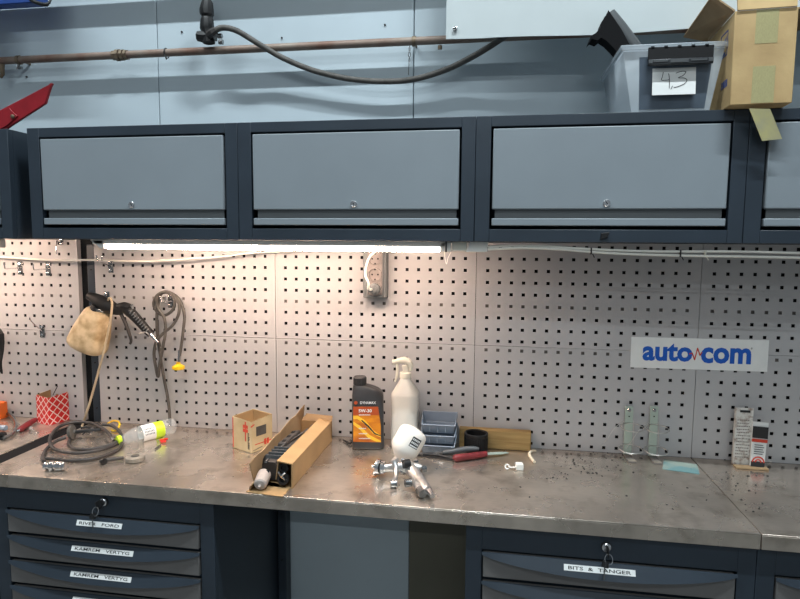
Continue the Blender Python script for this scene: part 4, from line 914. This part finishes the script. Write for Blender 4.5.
# ================================================================== SPRAY BOTTLE
cxs, cys = .4600, -.050
t = thing('spray_bottle', 'milky white spray bottle with trigger head against the panel', 'spray bottle', (cxs, cys, ZB))
T = Matrix.Translation((cxs, cys, ZB+.0006))
MB(T).lathe([(.040, 0), (.0435, .004), (.0445, .012), (.0445, .172), (.0435, .178), (.0170, .222), (.0160, .226), (.0160, .230)], 40, power=3.2).build('bottle', 'milky', t, smooth=24)
g = MB(T); g.lathe([(.0175, .226), (.0190, .228), (.0185, .244), (.0155, .246)], 24); g.build('collar', 'cream', t)
ys = cys
hx = lambda pts: [(cxs+x*.80, ys, z-.007) for x, z in pts]
g = MB(); g.tube(hx([(.001, 1.190), (0, 1.212), (-.002, 1.226)]), [.0115, .0100, .011], 14)
g.tube(hx([(.020, 1.208), (.022, 1.222), (.012, 1.236), (-.004, 1.242), (-.022, 1.240), (-.036, 1.237), (-.046, 1.235)]), [.005, .008, .011, .011, .009, .008, .008], 14, smooth=3)
g.build('trigger_head', 'cream', t, smooth=60)
MB().tube(hx([(-.036, 1.232), (-.034, 1.215), (-.036, 1.19), (-.043, 1.170)]), [.0045, .0045, .0042, .0035], 10, smooth=4).build('trigger', 'cream', t, smooth=60)
MB().tube(hx([(-.046, 1.235), (-.053, 1.234)]), .0095, 6).build('nozzle', 'cream', t)

# ================================================================== PAINT SPRAY GUN with gravity cup
t = thing('paint_spray_gun', 'chrome paint spray gun with white cup lying on the worktop', 'spray gun', Z(405, 475, ZB))
cA = Z(401, 455, .985); cB = Vector((.522, -.225, 1.055))
cA = Y(399, 458, -.262); cB = Y(417, 427, -.232)
d = (cB-cA).normalized(); T = axis(cA, d, (1, 0, 0))
Lc = .115
MB(T).lathe([(.010, -.012), (.012, -.002), (.020, .004), (.036, .018), (.0425, .030), (.0435, .04), (.0435, .075), (.042, .084), (.036, .092), (.022, .098), (.002, .100)], 36).build('cup', 'cup', t, smooth=50)
def ongauge(u, v, w_): return T @ Vector((u, v, w_))
# small framed logo patch on the cup
import itertools
tocam = (CAM-cA); tocam = (tocam-d*tocam.dot(d)).normalized(); side = d.cross(tocam)
TP = Matrix(((side.x, d.x, tocam.x, 0), (side.y, d.y, tocam.y, 0), (side.z, d.z, tocam.z, 0), (0, 0, 0, 1))); TP.translation = cA
q = MB(TP); r1 = .0438
def patch(a0, a1, w0, w1, r, mb, nn=6):
    for i in range(nn):
        a, c = a0+(a1-a0)*i/nn, a0+(a1-a0)*(i+1)/nn
        mb.add([(r*math.sin(a), w0, r*math.cos(a)), (r*math.sin(c), w0, r*math.cos(c)), (r*math.sin(c), w1, r*math.cos(c)), (r*math.sin(a), w1, r*math.cos(a))], [(0, 1, 2, 3)])
def findsgn(): 
    a = TP @ Vector((1, 0, 0))-TP @ Vector((0, 0, 0)); return 1 if a.dot(_r) > 0 else -1
sg = findsgn()
patch(sg*.12, sg*.80, .048, .078, r1, q); q.build('logo_patch', 'ink', t)
q = MB(TP); patch(sg*.16, sg*.76, .050, .054, r1+.0004, q)
for i in range(5): patch(sg*(.18+i*.115), sg*(.18+i*.115+.08), .058, .064, r1+.0004, q, 2); patch(sg*(.18+i*.115), sg*(.18+i*.115+.08), .068, .074, r1+.0004, q, 2)
q.build('logo_marks', 'paper', t)
zb2 = lambda x, y, z=.965: Z(360+x/6.65, 415+y/6.65, z)
# body: from nozzle (left) to rear, plus handle to lower right
hd = MB(); hd.tube([zb2(150, 352, .974), zb2(195, 350, .976), zb2(240, 345, .980), zb2(300, 345, .982), zb2(345, 348, .981)], [.012, .0125, .014, .0165, .015], 16, smooth=3)
hd.tube([zb2(315, 335, .984), zb2(345, 370, .978), zb2(385, 420, .970), zb2(425, 475, .966), zb2(448, 505, .964)], [.017, .018, .0165, .0155, .013], 16, smooth=4)
hd.tube([zb2(345, 345, .984), zb2(385, 345, .984), zb2(405, 352, .982)], [.013, .011, .010], 12, smooth=3)
hd.tube([zb2(352, 440, .966), zb2(385, 478, .966), zb2(405, 505, .964)], [.008, .010, .010], 12, smooth=3)
hd.build('gun_body', 'alu', t, smooth=60)
q = MB(); q.tube([zb2(78, 343, .975), zb2(100, 344, .975), zb2(112, 344, .975)], [.005, .006, .010], 12); q.tube([zb2(112, 344, .975), zb2(136, 347, .975)], .0225, 20); q.build('air_cap', 'chrome', t)
MB().tube([zb2(139, 347, .975), zb2(166, 349, .975)], .0185, 8).build('cap_ring', 'zinc', t)
MB().tube([zb2(112, 322, .99), zb2(128, 308, .996)], [.006, .005], 8).build('air_horn', 'chrome', t)
MB().tube([zb2(112, 375, .963), zb2(88, 398, .957)], [.007, .006], 8).build('air_horn', 'zinc', t)
MB().tube([zb2(228, 302, .998), zb2(236, 330, .988), zb2(240, 370, .976), zb2(238, 415, .966), zb2(224, 448, .960)], [.012, .011, .0085, .007, .010], 12, smooth=4).build('trigger', 'alu', t, smooth=60)
MB().tube([zb2(205, 458, .961), zb2(242, 456, .961)], .0105, 14).build('trigger_bolt', 'zinc', t)
for (xa, ya_), (xb, yb_), r in (((402, 362), (436, 356), .0105), ((300, 455), (340, 450), .0105), ((262, 378), (312, 372), .0095), ((345, 322), (380, 312), .008)): MB().tube([zb2(xa, ya_, .970), zb2(xb, yb_, .970)], r, 14).build('adjusting_knob', 'chrome' if r != .0105 else 'zinc', t)
MB().tube([zb2(288, 328, .997), zb2(330, 322, .997)], .0125, 14).build('black_knob', 'dark', t)
MB().tube([zb2(395, 498, .964), zb2(418, 526, .963)], .0115, 12).build('regulator', 'zinc', t)
MB().tube([zb2(448, 490, .966), zb2(466, 516, .965), zb2(482, 540, .964)], [.0105, .0085, .0065], 12).build('air_inlet', 'chrome', t)
MB().tube([zb2(225, 300, .998), zb2(240, 315, .990)], [.011, .012], 14).build('cup_neck', 'alu', t, smooth=60)
MB().tube([zb2(278, 300, 1.0), zb2(300, 308, .998)], .007, 10).build('vent', 'chrome', t)

# ================================================================== STACKED PARTS BINS
def tray(z, y, label):
    t = thing('parts_bin', label, 'parts bin', (.573, y, z), 'nested grey-blue parts bins')
    xa, xb = .517, .630; D = .062; hb_, hf = .050, .028; tk = .002; s_ = .008
    # open tray: back and sloped sides, low front; open towards the viewer
    b = MB()
    b.hexa([(xa+s_, y-D, z), (xb-s_, y-D, z), (xb-s_, y, z), (xa+s_, y, z)], [(xa+s_, y-D, z+tk), (xb-s_, y-D, z+tk), (xb-s_, y, z+tk), (xa+s_, y, z+tk)])
    b.hexa([(xa+s_, y-tk, z), (xb-s_, y-tk, z), (xb-s_, y, z), (xa+s_, y, z)], [(xa, y-tk, z+hb_), (xb, y-tk, z+hb_), (xb, y, z+hb_), (xa, y, z+hb_)])
    b.hexa([(xa+s_, y-D, z), (xb-s_, y-D, z), (xb-s_, y-D+tk, z), (xa+s_, y-D+tk, z)], [(xa+s_*.5, y-D-.012, z+hf), (xb-s_*.5, y-D-.012, z+hf), (xb-s_*.5, y-D-.010, z+hf), (xa+s_*.5, y-D-.010, z+hf)])
    for q, sg_ in ((xa, 1), (xb, -1)):
        b.hexa([(q+sg_*s_, y-D, z), (q+sg_*(s_+tk), y-D, z), (q+sg_*(s_+tk), y, z), (q+sg_*s_, y, z)],
               [(q+sg_*s_*.5, y-D-.012, z+hf), (q+sg_*(s_*.5+tk), y-D-.012, z+hf), (q+sg_*tk, y-.02, z+hb_), (q, y-.02, z+hb_)])
        b.hexa([(q+sg_*s_*.6, y-.03, z+hf*.5), (q+sg_*(s_*.6+tk), y-.03, z+hf*.5), (q+sg_*(s_*.6+tk), y, z+hf*.5), (q+sg_*s_*.6, y, z+hf*.5)], [(q, y-.02, z+hb_), (q+sg_*tk, y-.02, z+hb_), (q+sg_*tk, y, z+hb_), (q, y, z+hb_)])
    b.build('tub', 'bin', t)
    r = MB(); pts = [(xa+.004, y-D-.012, z+hf), (xb-.004, y-D-.012, z+hf), (xb, y-.025, z+hb_), (xb, y, z+hb_), (xa, y, z+hb_), (xa, y-.025, z+hb_)]
    r.tube(pts, .0022, 6, closed=True); r.build('rim', 'bin', t)
    q = MB()
    for k in range(3): q.box(.545+k*.025, .547+k*.025, y-D-.010, y-D-.002, z+.004, z+hf-.004)
    q.build('front_rib', 'bin', t)
tray(ZB+.0008, -.045, 'grey-blue parts bin at the bottom of the stack beside the spray bottle')
tray(ZB+.030, -.035, 'grey-blue parts bin in the middle of the stack beside the spray bottle')
tray(ZB+.062, -.025, 'grey-blue parts bin on top of the stack beside the spray bottle')

# ================================================================== WOOD, CAP, KNIVES
b = MB(); b.box(.637, .866, -.034, -.004, ZB+.0005, ZB+.062, T=Matrix.Identity(4))
tag(b.build('wood_block', 'wood', bevel=.002), 'rough pine wood block lying against the foot of the panels', 'wood block')
c = Vector((.692, -.066, ZB+.0006))
b = MB(Matrix.Translation(c)); b.lathe([(.034, 0), (.0365, .003), (.0365, .052), (.0375, .054), (.0375, .062), (.034, .063), (.031, .060), (.031, .006), (.001, .005)], 36)
for k in range(36): b.box(-.0012, .0012, .0358, .0378, .006, .050, T=Matrix.Rotation(2*PI*k/36, 4, 'Z'))
tag(b.build('black_plastic_cap', 'dark'), 'ribbed black open plastic cap standing before the wood block', 'cap')
zk = lambda x, y, z=.96: Z(405+x/6.154, 405+y/6.154, z)
t = thing('red_handled_knife', 'knife with worn red handle on the worktop below the black cap', 'knife', zk(400, 325, .951))
MB().tube([zk(303, 328, .961), zk(315, 326, .962), zk(380, 318, .962), zk(450, 308, .962), zk(500, 300, .962)], [.008, .0115, .0105, .010, .0085], 12, smooth=3).build('handle', 'darkred', t, smooth=60)
p_ = [zk(503, 296, .962), zk(560, 292, .9595), zk(620, 291, .957), zk(638, 297, .956), zk(600, 304, .957), zk(503, 308, .961)]
MB().slab(p_, (0, 0, 1), .0015).build('blade', 'teal', t)
t = thing('grey_pliers', 'pliers with grey and black handles lying left of the red knife', 'pliers', zk(250, 300, .951))
MB().tube([zk(235, 292, .966), zk(290, 286, .970), zk(360, 274, .973), zk(420, 270, .974), zk(455, 272, .974)], [.006, .0085, .0095, .009, .005], 12, smooth=3).build('handle', 'latch', t, smooth=60)
MB().tube([zk(300, 330, .957), zk(240, 318, .957), zk(180, 308, .957), zk(110, 303, .957)], [.006, .006, .005, .004], 10, smooth=3).build('handle', 'dark', t, smooth=60)
MB().tube([zk(240, 295, .965), zk(190, 296, .961), zk(120, 300, .957), zk(70, 302, .955)], [.006, .005, .004, .003], 8).build('jaw', 'zinc', t)
t = thing('dark_rod', 'thin dark rod lying under the pliers and behind the knife', 'rod', zk(420, 272, .951))
MB().tube([zk(70, 310, .953), zk(200, 325, .953), zk(300, 340, .953)], .0025, 8).build('rod', 'dark', t)
zh = lambda x, y, z=.953: Z(440+x/4.444, 400+y/4.444, z)
t = thing('white_plastic_hook', 'small white plastic hook lying alone on the worktop', 'hook', zh(330, 305, .951))
MB().tube([zh(305, 304, .956), zh(296, 306, .956), zh(290, 298, .956), zh(294, 288, .956), zh(304, 288, .956), zh(308, 296, .956), zh(318, 300, .956), zh(338, 298, .957)], .0025, 8, smooth=4).build('hook_end', 'white', t, smooth=80)
a_ = zh(352, 308, .9505); MB().box(-.011, .011, -.010, .010, 0, .019, T=Matrix.Translation(a_) @ Matrix.Rotation(.15, 4, 'Z')).build('clip_body', 'white', t, bevel=.002)
cord('bent_rubber_piece', [zh(428, 226, .956), zh(412, 226, .956), zh(400, 233, .956), zh(398, 245, .956), zh(408, 262, .956), zh(420, 276, .956)], [.003, .004, .0045, .005, .005, .0045], 'foam', 'bent cream rubber piece lying right of the wood block', 'rubber piece', sm=5)

# ================================================================== RING HOLDERS
def holder(px_plate, px_foot0, px_foot1, label):
    xa = Y(px_plate[0], 430, -.012).x; xb = Y(px_plate[1], 430, -.012).x; zt = Y(px_plate[0], 406, -.012).z
    t = thing('ring_holder', label, 'holder', ((xa+xb)/2, -.03, ZB), 'wire ring holders')
    b = MB(); b.box(xa, xb, -.014, -.010, ZB+.001, zt); b.build('back_plate', 'glassplate', t, bevel=.0005)
    b = MB(); b.box(xa, xb, -.080, -.014, ZB+.001, ZB+.004); b.build('foot_plate', 'rail', t)
    b = MB(); b.box(xa+.002, xb-.001, -.079, -.064, ZB+.0042, ZB+.007).build('foot_pad', 'capgrey', t)
    cx = (xa+xb)/2
    MB().lathe([(.0058, 0), (.0058, .002), (.004, .004)], 14, T=FACE(cx, -.014, zt-.012)).build('screw', 'chrome', t)
    MB().lathe([(.0022, 0), (.0022, .001)], 10, T=FACE(cx, -.014, zt-.032)).build('hole', 'ink', t)
    for z in (ZB+.101, ZB+.032):
        pts = [(cx+.002+.034*math.cos(a), -.047+.032*math.sin(a), z+.008*math.cos(a)*0+.004*math.sin(a)) for a in (2*PI*k/24 for k in range(24))]
        MB().tube(pts, .0014, 6, closed=True).build('wire_ring', 'wire', t, smooth=80)
    MB().tube([(xa-.004, -.02, ZB+.112), (xa-.03, -.03, ZB+.095), (xa-.055, -.04, ZB+.06), (xa-.075, -.045, ZB+.03)], .0009, 6, smooth=5).build('bent_wire', 'wire', t)
    MB().tube([(xb+.001, -.02, ZB+.115), (xb+.003, -.02, ZB+.06), (xb+.001, -.02, ZB+.01)], .0009, 6).build('support_wire', 'wire', t)
    b = MB(); b.tube([(xb+.014, -.046, ZB+.101), (xb+.022, -.046, ZB+.101)], .003, 8); b.build('wire_tip', 'ink', t)
holder((624.3, 632.3), 0, 0, 'left one of two small stands with wire rings below the sticker')
holder((649.2, 657.2), 0, 0, 'right one of two small stands with wire rings below the sticker')
b = MB(); pts = [Z(664, 459.5, ZB), Z(697, 465, ZB), Z(699.5, 474.5, ZB), Z(662.5, 469.5, ZB)]; b.slab([p+Vector((0, 0, .0006)) for p in pts], (0, 0, 1), .0012)
tag(b.build('teal_card', 'teal'), 'pale teal plastic card lying flat right of the ring stands', 'card')
# ================================================================== SMALL CARTONS right
t = thing('tall_white_carton', 'tall worn white carton standing at the right panel', 'carton', (1.49, -.03, ZB))
xa, xb, zt = Y(735, 430, -.045).x, Y(752.5, 430, -.045).x, Y(736, 408, -.045).z
b = MB(); b.hexa([(xa, -.045, ZB+.0006), (xb-.003, -.045, ZB+.0006), (xb-.003, -.024, ZB+.0006), (xa+.003, -.024, ZB+.0006)], [(xa, -.045, zt-.008), (xb, -.045, zt-.008), (xb, -.024, zt-.004), (xa+.003, -.024, zt-.004)]); b.build('body', 'stripe', t, bevel=.001)
b = MB(); b.box(xa+.001, xb-.001, -.047, -.0445, zt-.022, zt+.002); tb = b.build('hang_tab', 'stripe', t); MB().box(xa+.010, xb-.010, -.0478, -.0469, zt-.012, zt-.005).build('hang_slot', 'ink', tb)
q = MB()
for i in range(13):
    x_ = xa+.005
    while x_ < xb-.010:
        w_ = .002+.004*random.random(); q.box(x_, x_+w_, -.0455, -.0449, ZB+.026+i*.0095, ZB+.0285+i*.0095); x_ += w_+.0015
q.build('fine_print', 'rail', t)
t = thing('small_white_packet', 'small white packet with red rings and black picture beside the tall carton', 'packet', (1.535, -.055, ZB))
xa2, xb2, zt2 = Y(751.5, 430, -.06).x, Y(768, 430, -.06).x, Y(760, 423, -.06).z
T = Matrix.Translation(((xa2+xb2)/2, -.058, ZB+.006)) @ Matrix.Rotation(.05, 4, 'Y') @ Matrix.Rotation(-.08, 4, 'X'); hw = (xb2-xa2)/2; hp = zt2-ZB-.006
b = MB(T); b.hexa([(-hw+.003, -.004, 0), (hw-.004, -.004, 0), (hw-.004, .006, 0), (-hw+.003, .006, 0)], [(-hw, -.001, hp), (hw, -.001, hp), (hw, .002, hp), (-hw, .002, hp)]); b.build('body', 'paper', t, bevel=.0008)
q = MB(T @ Matrix.Translation((0, -.0042, 0))); q.box(-hw+.001, hw-.001, 0, .0008, hp*.64, hp*.90); q.build('black_picture', 'ink', t)
q = MB(T @ Matrix.Translation((0, -.0042, 0))); q.box(-hw+.003, hw-.004, -.0008, 0, 0, hp*.12); q.build('dark_foot_band', 'ink', t)  # dark band across the foot of the packet
q = MB(T @ Matrix.Translation((0, -.0045, 0))); q.box(-hw+.001, hw-.001, 0, .0008, hp*.55, hp*.62)
for r in (.018, .010):
    for k in range(12):
        a = PI*k/12; a2 = PI*(k+1)/12
        q.add([(r*math.cos(a), -.0006, hp*.10+r*math.sin(a)), (r*math.cos(a2), -.0006, hp*.10+r*math.sin(a2)), ((r-.004)*math.cos(a2), -.0006, hp*.10+(r-.004)*math.sin(a2)), ((r-.004)*math.cos(a), -.0006, hp*.10+(r-.004)*math.sin(a))], [(0, 1, 2, 3)])
q.build('red_print', 'red', t)
q = MB(T @ Matrix.Translation((0, -.0045, 0)))
for i in range(5): q.box(-hw+.009, hw-.012+.003*(i % 2), 0, .0006, hp*(.48-.05*i), hp*(.495-.05*i))
q.build('grey_print', 'latch', t)
b = MB(); b.box(xa-.002, xb2+.004, -.075, -.050, ZB+.0006, ZB+.006); tag(b.build('wooden_strip', 'kraft_in', bevel=.001), 'thin brown strip under the small packet at the right', 'strip')
cord('loose_wire', [Z(770, 462, .952), Z(785, 461, .952), Z(800, 462.5, .952), Z(830, 466, .952)], .0012, 'cord', 'thin pale wire lying along the right end of the worktop', 'wire', sm=5)
# ================================================================== DEBRIS
b = MB(); random.seed(3)
def crumb(px, py, s):
    c = Z(px, py, ZB+.0003); T = Matrix.Translation(c) @ Matrix.Rotation(random.random()*6, 4, 'Z')
    b.hexa([(-s, -s*.5, 0), (s, -s*.4, 0), (s*.8, s*.5, 0), (-s*.7, s*.4, 0)], [(-s*.6, -s*.3, s*.5), (s*.5, -s*.3, s*.6), (s*.5, s*.3, s*.5), (-s*.5, s*.3, s*.5)], T=T)
for cx, cy, sx, sy, n in ((575, 462, 16, 4, 26), (592, 470, 20, 4, 34), (560, 476, 12, 3, 12), (612, 456, 14, 3, 16), (742, 478, 25, 8, 30), (755, 500, 30, 12, 14), (640, 480, 60, 15, 16), (690, 500, 40, 15, 10), (480, 490, 60, 15, 8)):
    for _ in range(n): crumb(random.gauss(cx, sx*.6), min(530, max(452, random.gauss(cy, sy))), random.uniform(.0009, .0038))
tag(b.build('debris', 'crumb'), 'black crumbs and flakes scattered over the right part of the worktops', 'debris', kind='stuff')
